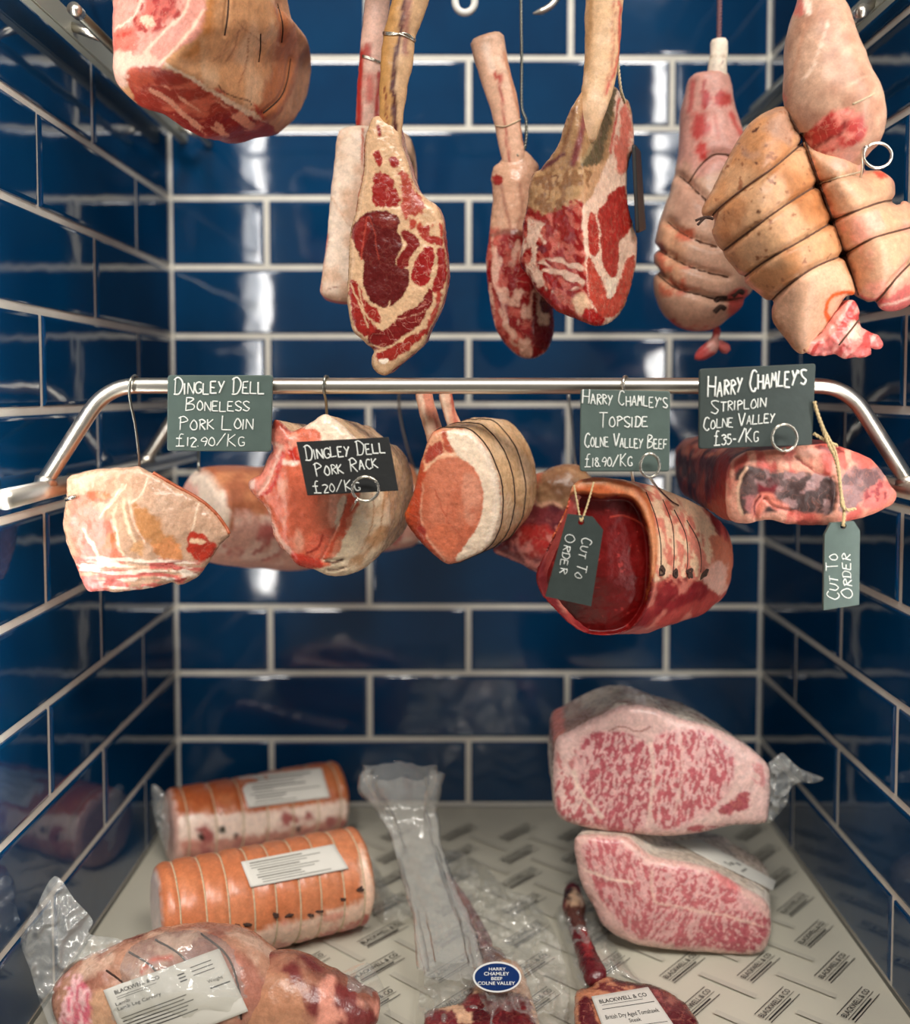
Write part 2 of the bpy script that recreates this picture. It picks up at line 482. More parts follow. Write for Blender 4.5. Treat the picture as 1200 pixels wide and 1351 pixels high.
for x, sd in ((XRL, 'left'), (XRR, 'right')):
    v, f = tube_vf([(x, .845 if x < 0 else .80, ZR), (x, YB, ZR)], .0095, 18)
    r = empty('side_rail', (x, 1.1, ZR), f'round steel side rail along the {sd} tiled wall', 'rail')
    mesh('tube', v, f, M_STEEL, r)
    for y in (1.05, 1.36):
        s = -1 if x < 0 else 1
        xw = XL + .003 if x < 0 else XR - .003
        v, f = tube_vf([(x, y, ZR), (xw, y, ZR)], .006, 12); mesh('wall_bracket', v, f, M_STEEL2, r)
for x, px, sd in ((XL + .024, 82, 'left'), (XR - .024, 1118, 'right')):
    # flat overhead bar and the round rod standing off it
    s = -1 if x < 0 else 1
    Yq = abs(FPX * x / ((46 if s < 0 else 1163) - PPX)); zt = W(0, 0, Yq)[2]
    v, f = box_vf((x - .006, .70, zt + .000), (x + .006, YB, zt + .026))
    o = free('overhead_bar', v, f, M_ALU, f'flat grey steel bar high along the {sd} tiled wall', 'bar', smooth=False)
    bm = bmesh.new(); bm.from_mesh(o.data); bmesh.ops.bevel(bm, geom=bm.edges[:], offset=.0015, segments=2, affect='EDGES'); bm.to_mesh(o.data); bm.free()
    e = W(*((99, 13) if s < 0 else (1137, 15)), .945)
    v, f = tube_vf([e, (e[0], YB, e[2])], .0052, 14)
    v2, f2 = tube_vf([(e[0], e[1] - .004, e[2]), (e[0], e[1] + .01, e[2])], .0065, 14)
    r = empty('hanging_rod', tuple(e), f'round steel rod high beside the {sd} wall, its end cap facing out', 'rod')
    mesh('rod', v, f, M_STEEL2, r); mesh('end_cap', v2, f2, M_STEEL, r)
    for y in (1.02, 1.40):
        v, f = tube_vf([(e[0], y, e[2]), (x, y, zt + .013)], .005, 10); mesh('bracket', v, f, M_STEEL, r)
# ------------------------------------------------------------------ builders for joints of meat
def upright(Y):
    """pixel -> place on an upright cut face at depth Y (number or function of pixels); h stands out towards the viewer"""
    def f(P, h):
        P = np.asarray(P, float)
        y = Y(P) if callable(Y) else np.full(len(P), float(Y))
        return WA(P, y - h)
    return f
def lying(z0=0.):
    """pixel -> place on something lying on the tray, h above z0"""
    def f(P, h):
        P = np.asarray(P, float)
        a = (P[:, 0] - PPX) / FPX; b = -(P[:, 1] - PPY) / FPX
        dy = _cp + b * _sp; dz = b * _cp - _sp; s = (z0 + h - CAMZ) / dz
        return np.stack([a * s, dy * s, np.full(len(P), z0) + h], 1)
    return f
BV = {}
def soft(f, rad):
    """round the creases of a depth function"""
    of = [(0, 0)] + [(rad * k * math.cos(q), rad * k * math.sin(q)) for k in (.5, 1) for q in np.linspace(0, 2 * math.pi, 9)[:-1]]
    return lambda P: sum(f(np.asarray(P, float) + np.array(o)) for o in of) / len(of)
def cut(name, outline, place, parent, mat, base, layers, side_base=None, side=(), E=(0, .03, 0), prof=None, r=.006, bulge=.0,
        sp=2.0, disp=.0008, dscale=70, relief=(), grooves=(), seed=1, smooth=True, kpx=None, swell=.0, rings=None, back=.85):
    """a joint whose visible front is traced, with a real body behind it: the rim sweeps along E, closing at the back"""
    O = crom(outline, sp, True, smooth)
    lo, hi = O.min(0), O.max(0); gx = np.arange(lo[0], hi[0], sp); gy = np.arange(lo[1], hi[1], sp * .87)
    G = np.array([(x + (j % 2) * sp / 2, y) for j, y in enumerate(gy) for x in gx])
    G = G[inside(G, O)]; G = G[segdist(G, O) > sp * .6]
    rs = np.random.RandomState(seed); G = G + rs.uniform(-.12, .12, G.shape) * sp
    allp = np.vstack([O, G]); n = len(O)
    vs, _, fs, ov, _, _ = delaunay_2d_cdt([Vector(p) for p in allp], [], [list(range(n))], 1, 1e-6)
    P = np.array([tuple(v) for v in vs])
    # keep the traced rim first
    order = {}
    for i, l in enumerate(ov):
        for q in l: order[q] = i
    rim = [order[i] for i in range(n)]
    d = segdist(P, O); d[rim] = 0
    Wt = place(P, np.zeros(len(P)))
    k = kpx or float(np.linalg.norm(Wt[rim[0]] - Wt[rim[n // 2]]) / (np.linalg.norm(P[rim[0]] - P[rim[n // 2]]) + 1e-9))
    dw = d * k; m = dw.max()
    h = r * np.sqrt(np.clip(1 - (1 - np.minimum(dw, r) / r) ** 2, 0, 1)) + bulge * smooth01(dw / m) ** .8
    # soften the ridge the rim distance leaves in the middle
    ea = np.array([(f[i], f[(i + 1) % len(f)]) for f in fs for i in range(len(f))]); deg = np.zeros(len(h)); np.add.at(deg, ea[:, 0], 1); np.add.at(deg, ea[:, 1], 1)
    free_ = np.ones(len(h), bool); free_[rim] = False
    kk = smooth01(dw / (m * .35))
    for _ in range(int(90 * (2.0 / sp))):
        g = np.zeros(len(h)); np.add.at(g, ea[:, 0], h[ea[:, 1]]); np.add.at(g, ea[:, 1], h[ea[:, 0]])
        h = np.where(free_, h + (g / deg - h) * kk * .9, h)
    for pts, dy, soft in relief:
        h = h - dy * smooth01(.5 + sdist(P, crom(pts, 4)) / soft)
    V = place(P, h); F = [tuple(f) for f in fs]
    # front faces look at the camera
    a = V[list(F[0])]; nn = np.cross(a[1] - a[0], a[2] - a[0])
    if nn @ (np.array([0, 0, CAMZ]) - a[0]) < 0: F = [f[::-1] for f in F]
    nf = len(V)
    B = V[rim]; c = B.mean(0); E = np.array(E, float)
    L = np.linalg.norm(E); nr = rings or max(4, int(L / .004))
    if prof is None: prof = [(0, 1), (1, 1)]
    S = np.linspace(0, 1, nr + 1)[1:]
    re = min(.35, .014 / L)
    cur = rim; Vs = []; idx = nf; ringidx = [rim]
    for s in S:
        sc = np.interp(s, [q[0] for q in prof], [q[1] for q in prof]) * (1 + swell * math.sin(math.pi * s))
        if s > 1 - re: t = (s - (1 - re)) / re; sc *= back + (1 - back) * math.sqrt(max(0, 1 - t * t))
        Vs.append(c + E * s + (B - c) * sc); nx = list(range(idx, idx + n)); idx += n
        for i in range(n):
            j = (i + 1) % n; F.append((cur[i], cur[j], nx[j], nx[i]))
        cur = nx; ringidx.append(nx)
    for q in (.66, .33):
        Vs.append((c + E) + (Vs[nr - 1] - c - E) * q); nx = list(range(idx, idx + n)); idx += n
        for i in range(n):
            j = (i + 1) % n; F.append((cur[i], cur[j], nx[j], nx[i]))
        cur = nx
    Vs.append((c + E)[None]); 
    for i in range(n): F.append((cur[i], cur[(i + 1) % n], idx))
    V = np.vstack([V] + Vs)
    # orient the sweep like the front
    ed = set()
    for f in F[:len(fs)]:
        for i in range(len(f)): ed.add((f[i], f[(i + 1) % len(f)]))
    if (rim[0], rim[1]) in ed: F = F[:len(fs)] + [f[::-1] for f in F[len(fs):]]
    Nn = normals(V, F); Q = PX(V); Q[:nf] = P
    D = fbm(V, dscale, 3, seed) * disp + fbm(V, dscale * 3.5, 2, seed + 3) * disp * .35
    for pts, w, dep in grooves:
        D = D - dep * np.exp(-(segdist(Q, crom(pts, 4, False), False) / w) ** 2)
    front = np.ones(len(V), bool); front[nf:] = False
    V = V + Nn * D[:, None]
    L0 = V - c
    C, M = paint(Q, L0, base, layers, seed)
    C2, M2 = paint(Q[nf:], L0[nf:], side_base or base, side, seed)
    C[nf:] = C2; M[nf:] = M2
    o = mesh(name, V, F, mat, parent, cols=C, mb=M)
    o['_k'] = 0; del o['_k']
    BV[o.name] = BVHTree.FromPolygons(V.tolist(), F)
    o_rings = [V[q] for q in ringidx]
    return o, o_rings
def loft(name, C, R, parent, mat, base, layers, ratio=1., n=40, sp=.0035, disp=.0008, dscale=70, blunt=(False, False), grooves=(), seed=1,
         up=(0, 0, 1), pinch=(), rings_out=None, cap_r=.25, bymap=None):
    """round joint along a spine: C centres, R radii (along the picture / up), ratio = depth over width"""
    C = np.asarray(C, float); R = np.asarray(R, float)
    CR = crom(np.c_[C, R], sp, False); C, R = CR[:, :3], np.maximum(CR[:, 3], .0008)
    m = len(C); L = np.r_[0, np.cumsum(np.linalg.norm(np.diff(C, axis=0), axis=1))]
    # rounded or blunt ends
    for e in (0, 1):
        dd = L if e == 0 else L[-1] - L
        q = R[0 if e == 0 else -1]; w = q * (cap_r if blunt[e] else .9)
        t = np.clip(dd / max(w, 1e-6), 0, 1)
        R = R * np.where(dd < w, (.8 if blunt[e] else .12) + (.2 if blunt[e] else .88) * np.sqrt(np.clip(1 - (1 - t) ** 2, 0, 1)), 1)
    for s, w, dep in pinch: R = R * (1 - dep * np.exp(-((L / L[-1] - s) / w) ** 2))
    T = np.gradient(C, axis=0); T /= np.linalg.norm(T, axis=1)[:, None]
    V = []; F = []; frames = []
    for i in range(m):
        view = C[i] - np.array([0, 0, CAMZ]); view /= np.linalg.norm(view)
        A = np.cross(T[i], view); A /= np.linalg.norm(A); Bq = np.cross(A, T[i]); frames.append((A, Bq))
        for k in range(n):
            q = 2 * math.pi * k / n; V.append(C[i] + R[i] * (math.cos(q) * A + ratio * math.sin(q) * Bq))
    for i in range(m - 1):
        for k in range(n): F.append((i * n + k, i * n + (k + 1) % n, (i + 1) * n + (k + 1) % n, (i + 1) * n + k))
    V = np.array(V); idx = len(V); extra = []
    for i, rev in ((0, True), (m - 1, False)):
        ring = list(range(i * n, i * n + n)); cur = ring
        for q in np.linspace(1, 0, 8)[1:-1]:
            extra.append(C[i] + (V[ring] - C[i]) * q); nx = list(range(idx, idx + n)); idx += n
            for k in range(n):
                f = (cur[k], cur[(k + 1) % n], nx[(k + 1) % n], nx[k]); F.append(f[::-1] if rev else f)
            cur = nx
        extra.append(C[i][None])
        for k in range(n):
            f = (cur[k], cur[(k + 1) % n], idx); F.append(f[::-1] if rev else f)
        idx += 1
    V = np.vstack([V] + extra)
    Nn = normals(V, F)
    if (Nn[:n] * (V[:n] - C[0])).sum() < 0 and (Nn[n * (m // 2):n * (m // 2) + n] * (V[n * (m // 2):n * (m // 2) + n] - C[m // 2])).sum() < 0:
        F = [f[::-1] for f in F]; Nn = -Nn
    Q = PX(V)
    D = fbm(V, dscale, 3, seed) * disp + fbm(V, dscale * 3.5, 2, seed + 3) * disp * .35
    for pts, w, dep in grooves: D = D - dep * np.exp(-(segdist(Q, crom(pts, 4, False), False) / w) ** 2)
    V = V + Nn * D[:, None]
    Cc, M = paint(Q, V - V.mean(0), base, layers, seed)
    o = mesh(name, V, F, mat, parent, cols=Cc, mb=M)
    BV[o.name] = BVHTree.FromPolygons(V.tolist(), F)
    if rings_out is not None:
        rings_out.extend([(L[i] / L[-1], V[i * n:i * n + n], C[i]) for i in range(m)])
    return o
def bones(*px):       # spine read off the picture: (x, y, half width, depth)
    C = [W(p[0], p[1], p[3]) for p in px]; R = [p[2] * p[3] / FPX for p in px]
    return C, R
def hit(px, py, objs):
    o = Vector((0, 0, CAMZ)); d = Vector(ray(px, py)).normalized(); best = None
    for q in objs:
        h = BV[q.name].ray_cast(o, d)
        if h[0] is not None and (best is None or h[3] < best[3]): best = h
    if best is None: return None
    n = best[1]
    if n.dot(d) > 0: n = -n
    return np.array(best[0]), np.array(n)
def drape(pts, objs, off=.0006, sp=2.5, smooth=True):
    """points of a line lying on the surface of the given joints"""
    out = []
    for p in crom(pts, sp, False, smooth):
        h = hit(p[0], p[1], objs)
        if h is not None: out.append(h[0] + h[1] * off)
    return np.array(out)
def string(name, lines, objs, parent, mat=None, r=.0009, off=.0004, twist=True):
    for pts in lines:
        P = drape(pts, objs, off)
        if len(P) > 2:
            v, f = tube_vf(P, r, 6); mesh(name, v, f, mat or M_STRING, parent)
def ring_string(name, rings, parent, mat=None, r=.0009, off=1.006):
    for P in rings:
        c = P.mean(0); Q = c + (P - c) * off
        v, f = tube_vf(crom(Q, .004), r, 6, closed=True); mesh(name, v, f, mat or M_STRING, parent)
def quad_map(q):
    q = [np.array(p, float) for p in q]
    return lambda u, v: q[0] * (1 - u) * (1 - v) + q[1] * u * (1 - v) + q[2] * u * v + q[3] * (1 - u) * v
def sheet_on(name, quad, objs, mat, parent, nu=24, nv=16, off=.0012, th=.0004, wave=.0, relax=14):
    """paper lying on a joint: follows its surface"""
    qm = quad_map(quad); G = np.zeros((nv + 1, nu + 1, 3)); Nq = np.zeros_like(G); ok = np.zeros((nv + 1, nu + 1), bool)
    for j in range(nv + 1):
        for i in range(nu + 1):
            p = qm(i / nu, j / nv); h = hit(p[0], p[1], objs)
            if h is not None: G[j, i] = h[0]; Nq[j, i] = h[1]; ok[j, i] = True
    # off the edge: carry on straight
    good = np.argwhere(ok)
    for j in range(nv + 1):
        for i in range(nu + 1):
            if not ok[j, i]:
                d = ((good - (j, i)) ** 2).sum(1); a = good[d.argmin()]; p = qm(i / nu, j / nv)
                G[j, i] = W(p[0], p[1], G[a[0], a[1]][1]); Nq[j, i] = Nq[a[0], a[1]]
    for _ in range(relax):      # paper is stiffer than meat
        H = G.copy(); H[1:-1, 1:-1] = (G[:-2, 1:-1] + G[2:, 1:-1] + G[1:-1, :-2] + G[1:-1, 2:]) / 4
        H[0, 1:-1] = (G[0, :-2] + G[0, 2:]) / 2; H[-1, 1:-1] = (G[-1, :-2] + G[-1, 2:]) / 2
        H[1:-1, 0] = (G[:-2, 0] + G[2:, 0]) / 2; H[1:-1, -1] = (G[:-2, -1] + G[2:, -1]) / 2
        G = .5 * G + .5 * H
    view = G - np.array([0, 0, CAMZ]); view /= np.linalg.norm(view, axis=2)[:, :, None]
    G = G - view * (off + .002)
    G = G + (wave * np.sin(np.linspace(0, 9, nu + 1))[None, :, None] * np.cos(np.linspace(0, 5, nv + 1))[:, None, None]) * Nq
    def at(u, v, o=.0):
        x = min(max(u * nu, 0), nu - 1e-6); y = min(max(v * nv, 0), nv - 1e-6); i, j = int(x), int(y); a, b = x - i, y - j
        p = G[j, i] * (1 - a) * (1 - b) + G[j, i + 1] * a * (1 - b) + G[j + 1, i + 1] * a * b + G[j + 1, i] * (1 - a) * b
        w = p - np.array([0, 0, CAMZ]); return p - w / np.linalg.norm(w) * o
    V = np.vstack([G.reshape(-1, 3), (G + view * th).reshape(-1, 3)]); m = (nu + 1) * (nv + 1); F = []
    ix = lambda j, i: j * (nu + 1) + i
    for j in range(nv):
        for i in range(nu):
            f = (ix(j, i), ix(j, i + 1), ix(j + 1, i + 1), ix(j + 1, i)); F.append(f[::-1]); F.append(tuple(q + m for q in f))
    b = [ix(0, i) for i in range(nu)] + [ix(j, nu) for j in range(nv)] + [ix(nv, i) for i in range(nu, 0, -1)] + [ix(j, 0) for j in range(nv, 0, -1)]
    for i in range(len(b)): F.append((b[i], b[(i + 1) % len(b)], b[(i + 1) % len(b)] + m, b[i] + m))
    o = mesh(name, V, F, mat, parent); BV[o.name] = BVHTree.FromPolygons(V.tolist(), F)
    return o, at
_fonts = {}
def glyphs(txt, bold=0.):
    k = (txt, bold)
    if k not in _fonts:
        c = bpy.data.curves.new('t', 'FONT'); c.body = txt; c.size = 1; c.resolution_u = 2; c.offset = bold
        o = bpy.data.objects.new('t', c); COL.objects.link(o); bpy.context.view_layer.update()
        me = bpy.data.meshes.new_from_object(o)
        V = np.array([tuple(v.co)[:2] for v in me.vertices]).reshape(-1, 2); F = [tuple(p.vertices) for p in me.polygons]
        bpy.data.objects.remove(o); bpy.data.curves.remove(c); bpy.data.meshes.remove(me)
        _fonts[k] = (V, F)
    return _fonts[k]
def print_vf(at, items, off=.0005):
    """items: (text, u0, v_base, u1, height in v) laid on the surface at(u, v)"""
    parts = []
    for it in items:
        if it[0] == '_':      # a ruled line
            _, u0, v0, u1, v1, t = it
            n = 6; P = [at(u0 + (u1 - u0) * i / n, v0 + (v1 - v0) * i / n - t / 2, off) for i in range(n + 1)] + [at(u0 + (u1 - u0) * i / n, v0 + (v1 - v0) * i / n + t / 2, off) for i in range(n + 1)]
            parts.append((np.array(P), [(i, i + 1, n + 2 + i, n + 1 + i)[::-1] for i in range(n)])); continue
        txt, u0, v0, u1, hv = it[:5]; bold = it[5] if len(it) > 5 else 0.
        V, F = glyphs(txt, bold); w = V[:, 0].max() - V[:, 0].min()
        U = u0 + (V[:, 0] - V[:, 0].min()) / w * (u1 - u0); Vv = v0 - V[:, 1] / .7 * hv
        parts.append((np.array([at(a, b, off) for a, b in zip(U, Vv)]), F))
    return merge(*parts)
# chalk hand: strokes on a 6 x 8 grid, '~' marks a curved stroke
HAND = {'A': '00 38 60|13 53', 'B': '00 08|~08 38 57 46 04|~04 44 63 51 00', 'C': '~67 48 27 14 12 30 50 61', 'D': '10 18|~07 38 66 63 40 00', 'E': '58 08 00 60|04 44', 'F': '58 08 00|04 44',
        'G': '~67 48 17 04 11 30 61 63|63 43', 'H': '00 08|60 68|04 64', 'I': '20 28', 'K': '00 08|58 04 60', 'L': '08 00 60', 'M': '00 18 33 58 60', 'N': '00 08 60 68',
        'O': '~38 16 03 11 30 51 63 56 38', 'P': '10 18|~07 38 66 45 14', 'R': '10 18|~07 38 66 45 14|24 60', 'S': '~67 38 07 15 43 62 40 01', 'T': '30 38|08 68',
        'U': '~08 03 11 30 51 63 68', 'V': '08 30 68', 'Y': '08 34|68 34 10', '0': '~38 16 03 11 30 51 63 56 38', '1': '30 38', '2': '~07 38 66 44 10|10 60',
        '3': '~07 38 66 35 34|~34 63 51 20 01', '5': '58 18 15|~15 45 63 41 10 01', '8': '~38 16 35 62 40 12 35 57 38', '9': '~65 34 05 38 66 65|65 40', '£': '~58 38 26 24 20|00 60|05 45',
        '/': '00 68', '.': '20 21', '-': '04 44', "'": '28 26', '`': '28 36'}
def chalk_vf(at, lines, seed=1, wr=.066):
    """lines: (text, u0, v0, u1, v1, height): a line of small capitals between two points of the board"""
    rnd = random.Random(seed); parts = []
    for txt, u0, v0, u1, v1, hh in lines:
        adv = []; prev = ' '
        for ch in txt:
            big = ch.isalpha() and (prev == ' ' or prev == '/') or ch in '£/'
            s = 1.3 if big else .93
            adv.append((ch, s)); prev = ch
        tot = sum((.55 if c == ' ' else .32 if c in "I1.'" else .8) * (s if c != ' ' else 1) for c, s in adv); x = 0
        for c, s in adv:
            wch = (.55 if c == ' ' else .32 if c in "I1.'" else .8) * (s if c != ' ' else 1)
            if c != ' ':
                t = x / tot; sc = (u1 - u0) / tot; jy = rnd.uniform(-.06, .06) * hh; sk = rnd.uniform(-.02, .12)
                ox = -2 if c in "I1.'" else 0
                for st in HAND[c].split('|'):
                    cv = st[0] == '~'; pts = [(int(a[0]) + ox * .8, int(a[1])) for a in st.strip('~').split()]
                    pts = [(a + rnd.uniform(-.25, .25), b + rnd.uniform(-.25, .25)) for a, b in pts]
                    Q = crom(pts, .7, False, cv); P = []
                    for a, b in Q:
                        gy = b / 8 * hh * s; gx = a / 6 * wch * .78 * sc + sk * gy * .35
                        uu = u0 + (u1 - u0) * t + gx; vv = v0 + (v1 - v0) * t - gy + jy
                        P.append(at(uu, vv))
                    P = np.array(P)
                    if len(P) > 1: parts.append(tube_vf(P, wr * hh * at.scale * rnd.uniform(.8, 1.15), 5))
            x += wch
    return merge(*parts)
# ================================================================== the row under the ceiling
# cross rods above the frame that the top row hangs from
zq = .6376 + .478
for nm_y, lab in ((.945, 'steel cross rod overhead at the front, carrying the long-boned ribs'), (1.115, 'steel cross rod overhead further back, carrying the blurred leg')):
    v, f = tube_vf([(XL + .02, nm_y, zq), (XR - .02, nm_y, zq)], .006, 14)
    r_ = empty('cross_rod', (0, nm_y, zq), lab, 'rod'); mesh('rod', v, f, M_STEEL2, r_)

CREAM = (212, 172, 134); FATW = (233, 208, 184); RED = (148, 30, 24); DRED = (112, 20, 18); MIDR = (172, 58, 46)

# ---- 1 tomahawk steak, the cut face towards us
t = empty('tomahawk_steak', tuple(W(520, 330, .94)), 'dark red rib steak on a long split bone, marbled cut face turned to the front', 'steak')
a = lambda *p: zm(410, 0, 5.405, *p); b = lambda *p: zm(410, 250, 5.405, *p)
outl = a((455, 830), (420, 880), (385, 1000), (375, 1200), (350, 1340)) + b((335, 60), (300, 220), (280, 300), (270, 450), (263, 640), (258, 800), (280, 930), (305, 1010), (390, 1095), (450, 1150), (436, 1200), (442, 1265), (480, 1312), (540, 1325), (600, 1280), (700, 1200), (790, 1120), (835, 1030), (890, 920), (940, 800), (970, 650), (968, 560), (952, 400), (940, 250), (905, 130), (830, 70), (765, 5)) + a((725, 1270), (690, 1150), (655, 1050), (640, 960), (600, 860), (520, 830))
lay = [
 ('p', a((440, 1090), (490, 1075), (512, 1150), (485, 1195)), RED, 2, 2, .3),
 ('p', a((455, 1240), (540, 1240), (590, 1320)) + b((610, 20), (622, 110), (560, 125), (450, 100), (430, 20)), RED, 2, 3, .5),
 ('p', a((560, 1120), (615, 1130), (625, 1175), (590, 1205)), RED, 2, 2, .3),
 ('p', a((620, 1230), (690, 1260), (735, 1340)) + b((800, 90), (800, 150), (690, 190), (655, 170), (640, 40)), (165, 62, 44), 3, 4, .9),
 ('n', b((640, 20), (800, 90), (930, 160), (940, 330), (760, 330), (660, 180)), (170, 60, 42), 130, .12, .2, (1, .6)),
 ('p', b((295, 260), (360, 195), (450, 150), (560, 160), (640, 220), (615, 290), (640, 340), (660, 400), (620, 470), (600, 530), (680, 560), (702, 600), (690, 690), (640, 770), (560, 832), (480, 832), (420, 780), (380, 690), (370, 600), (375, 520), (340, 470), (300, 370)), (92, 14, 13), 1.5, 1.5, .15),
 ('p', b((300, 270), (380, 200), (420, 240), (380, 400), (345, 470), (300, 360)), (126, 26, 20), 4, 3, .2),
 ('p', b((440, 165), (560, 170), (625, 225), (600, 270), (470, 260)), (112, 24, 18), 5, 3, .2),
 ('p', b((650, 290), (720, 310), (780, 390), (740, 440), (700, 500), (690, 550), (620, 555), (608, 500), (660, 440), (690, 380), (640, 330)), (122, 20, 16), 1.5, 1.5, .3),
 ('p', b((830, 408), (872, 420), (885, 500), (855, 580), (850, 650), (790, 692), (730, 655), (718, 600), (738, 520), (780, 450)), (150, 24, 22), 1.2, 1.5, .7),
 ('p', b((930, 410), (956, 440), (968, 600), (940, 700), (880, 740), (870, 690), (905, 560), (900, 440)), (140, 24, 20), 1.5, 2, .6),
 ('p', b((760, 280), (850, 258), (835, 320), (945, 350), (930, 400), (860, 390), (800, 350)), (158, 42, 30), 2, 3, .5),
 ('p', b((850, 708), (872, 760), (832, 860), (780, 960), (700, 1020), (640, 1060), (560, 1110), (460, 1140), (400, 1090), (430, 1010), (540, 990), (600, 960), (640, 890), (740, 840), (800, 780)), (116, 20, 18), 1.5, 2.5, .7),
 ('p', b((272, 640), (340, 670), (380, 760), (430, 830), (480, 860), (505, 920), (470, 960), (400, 920), (440, 965), (470, 1000), (430, 1030), (380, 1040), (310, 985), (290, 860)), (150, 34, 26), 1.5, 2.5, .9),
 ('p', b((465, 1165), (560, 1130), (680, 1065), (790, 1000), (860, 940), (820, 1030), (760, 1085), (660, 1170), (560, 1222), (495, 1235)), (150, 38, 28), 2, 3, 1.),
 ('p', b((900, 740), (930, 720), (900, 880), (850, 960), (830, 960), (870, 850)), (168, 60, 44), 2, 3, 1.),
 ('l', b((355, 500), (365, 400), (400, 200)), (176, 66, 50), 1.6, 1.5, 2), ('l', b((415, 200), (455, 330), (480, 500)), (160, 60, 46), 1.4, 1.5, 2),
 ('l', b((280, 660), (340, 800), (400, 980)), CREAM, 2.2, 1.5, 2.5), ('l', b((345, 690), (380, 880), (480, 970)), CREAM, 2, 1.5, 2.5),
 ('l', b((400, 1100), (540, 1120), (700, 1040), (800, 960)), CREAM, 2, 1.5, 2.5), ('l', b((620, 930), (740, 890), (830, 850)), (205, 150, 125), 1., 1.2, 3),
 ('l', b((560, 800), (548, 840)), CREAM, 2, 1.5, 1), ('p', b((480, 1215), (545, 1205), (550, 1230), (510, 1245)), (244, 226, 205), 1.5, 1, 0),
 ('l', a((380, 1000), (372, 1200), (345, 1340)) + b((315, 150)), (178, 66, 46), 2.2, 1.5, .8),
 ('l', a((480, 900), (490, 960)), (140, 30, 24), 5, 3, 1.5),
]
steak, _ = cut('cut_face', outl, upright(.94), t, M_WET, CREAM, lay, side_base=(205, 150, 120), side=[('n', None, (160, 60, 45), 60, .05, .3, (1, 1))], E=(.004, .034, .004), r=.007, bulge=.004, sp=1.7, disp=.0011, seed=3)
C, R = bones((576, -190, 25, .945), (566, -120, 24, .945), (551, -40, 23.5, .945), (542, 0, 23, .943), (528, 43, 20.5, .942), (523, 83, 20.5, .941), (519.5, 111, 18.5, .940), (516, 150, 16, .940), (515, 185, 14, .941), (522, 215, 11, .945), (530, 240, 8, .948))
lay = [('p', [(555, -220), (556, -60), (533, 0), (525, 43), (520, 83), (517, 115), (515, 165), (490, 170), (495, 80), (505, 0), (530, -120), (535, -220)], (190, 140, 82), 4, 1.5, 0),
 ('l', [(570, -190), (548, -60), (535, 0), (528, 43), (522, 83), (519, 111), (519, 150), (522, 185)], (74, 18, 16), 6, 3, 4),
 ('l', [(560, -120), (540, 0), (535, 60), (536, 70)], (150, 96, 80), 7, 6, 4),
 ('l', [(508, 115), (510, 150), (508, 180)], (120, 46, 30), 2.5, 2, 3)]
bone = loft('bone', C, R, t, M_SKIN, (198, 158, 118), lay, ratio=.55, n=36, sp=.003, disp=.0012, seed=4)
string('wire_tie', [[(506, 43), (520, 44), (532, 47), (544, 53), (549, 60)], [(506, 45), (520, 46), (534, 44), (545, 51), (549, 59)]], [bone], t, M_WIRE, r=.0010)

# ---- 2 cream backed rib behind it
t = empty('bone_in_rib', tuple(W(460, 280, 1.03)), 'cream fat-covered rib with a reddened bone, half hidden behind the dark rib steak', 'rib')
outl = [(449, 172), (484, 166), (520, 170), (541, 182), (549, 212), (549, 262), (540, 330), (500, 400), (470, 399), (440, 396), (424, 388), (423, 374), (431, 320), (436, 260), (441, 215)]
rib2, _ = cut('joint', outl, upright(lambda P: 1.02 + .0006 * np.maximum(0, P[:, 0] - 478)), t, M_SKIN, (232, 208, 186), [
  ('p', [(510, 165), (560, 165), (560, 300), (520, 330)], (110, 88, 70), 6, 4, 0), ('l', [(478, 170), (476, 300), (466, 392)], (196, 90, 70), 3, 2, 1.5),
  ('l', [(424, 388), (424, 360), (432, 310)], (180, 70, 60), 3, 3, 1.5), ('l', [(430, 383), (445, 379), (458, 382)], (150, 90, 75), 1.5, 2, 1.5), ('n', None, (215, 178, 150), 40, .15, .4, (1, 1)),
  ('l', [(438, 262), (452, 285), (462, 300)], (206, 168, 140), 2, 3, 2)],
  side_base=(190, 96, 78), E=(-.004, .05, 0), r=.008, bulge=.006, sp=2.4, disp=.0014, dscale=40, seed=6)
C, R = bones((512, -150, 17, 1.03), (503, -60, 17, 1.03), (498, 0, 16.5, 1.03), (492, 60, 16.5, 1.03), (489, 100, 17, 1.03), (486, 150, 16, 1.03), (484, 178, 14, 1.03))
bone = loft('bone', C, R, t, M_SKIN, (222, 180, 162), [('l', [(476, 70), (474, 120), (472, 168)], (176, 46, 40), 9, 6, 3), ('l', [(487, 100), (488, 130)], (196, 100, 88), 10, 12, 4), ('l', [(500, 95), (497, 160)], (170, 50, 42), 6, 4, 3), ('l', [(484, 62), (484, 72)], (170, 70, 60), 10, 6, 2)], ratio=.6, n=32, sp=.004, disp=.0014, seed=7)
string('wire_tie', [[(478, 73), (488, 76), (497, 80), (503, 82)], [(478, 75), (490, 79), (502, 84)]], [bone], t, M_WIRE, r=.0008)

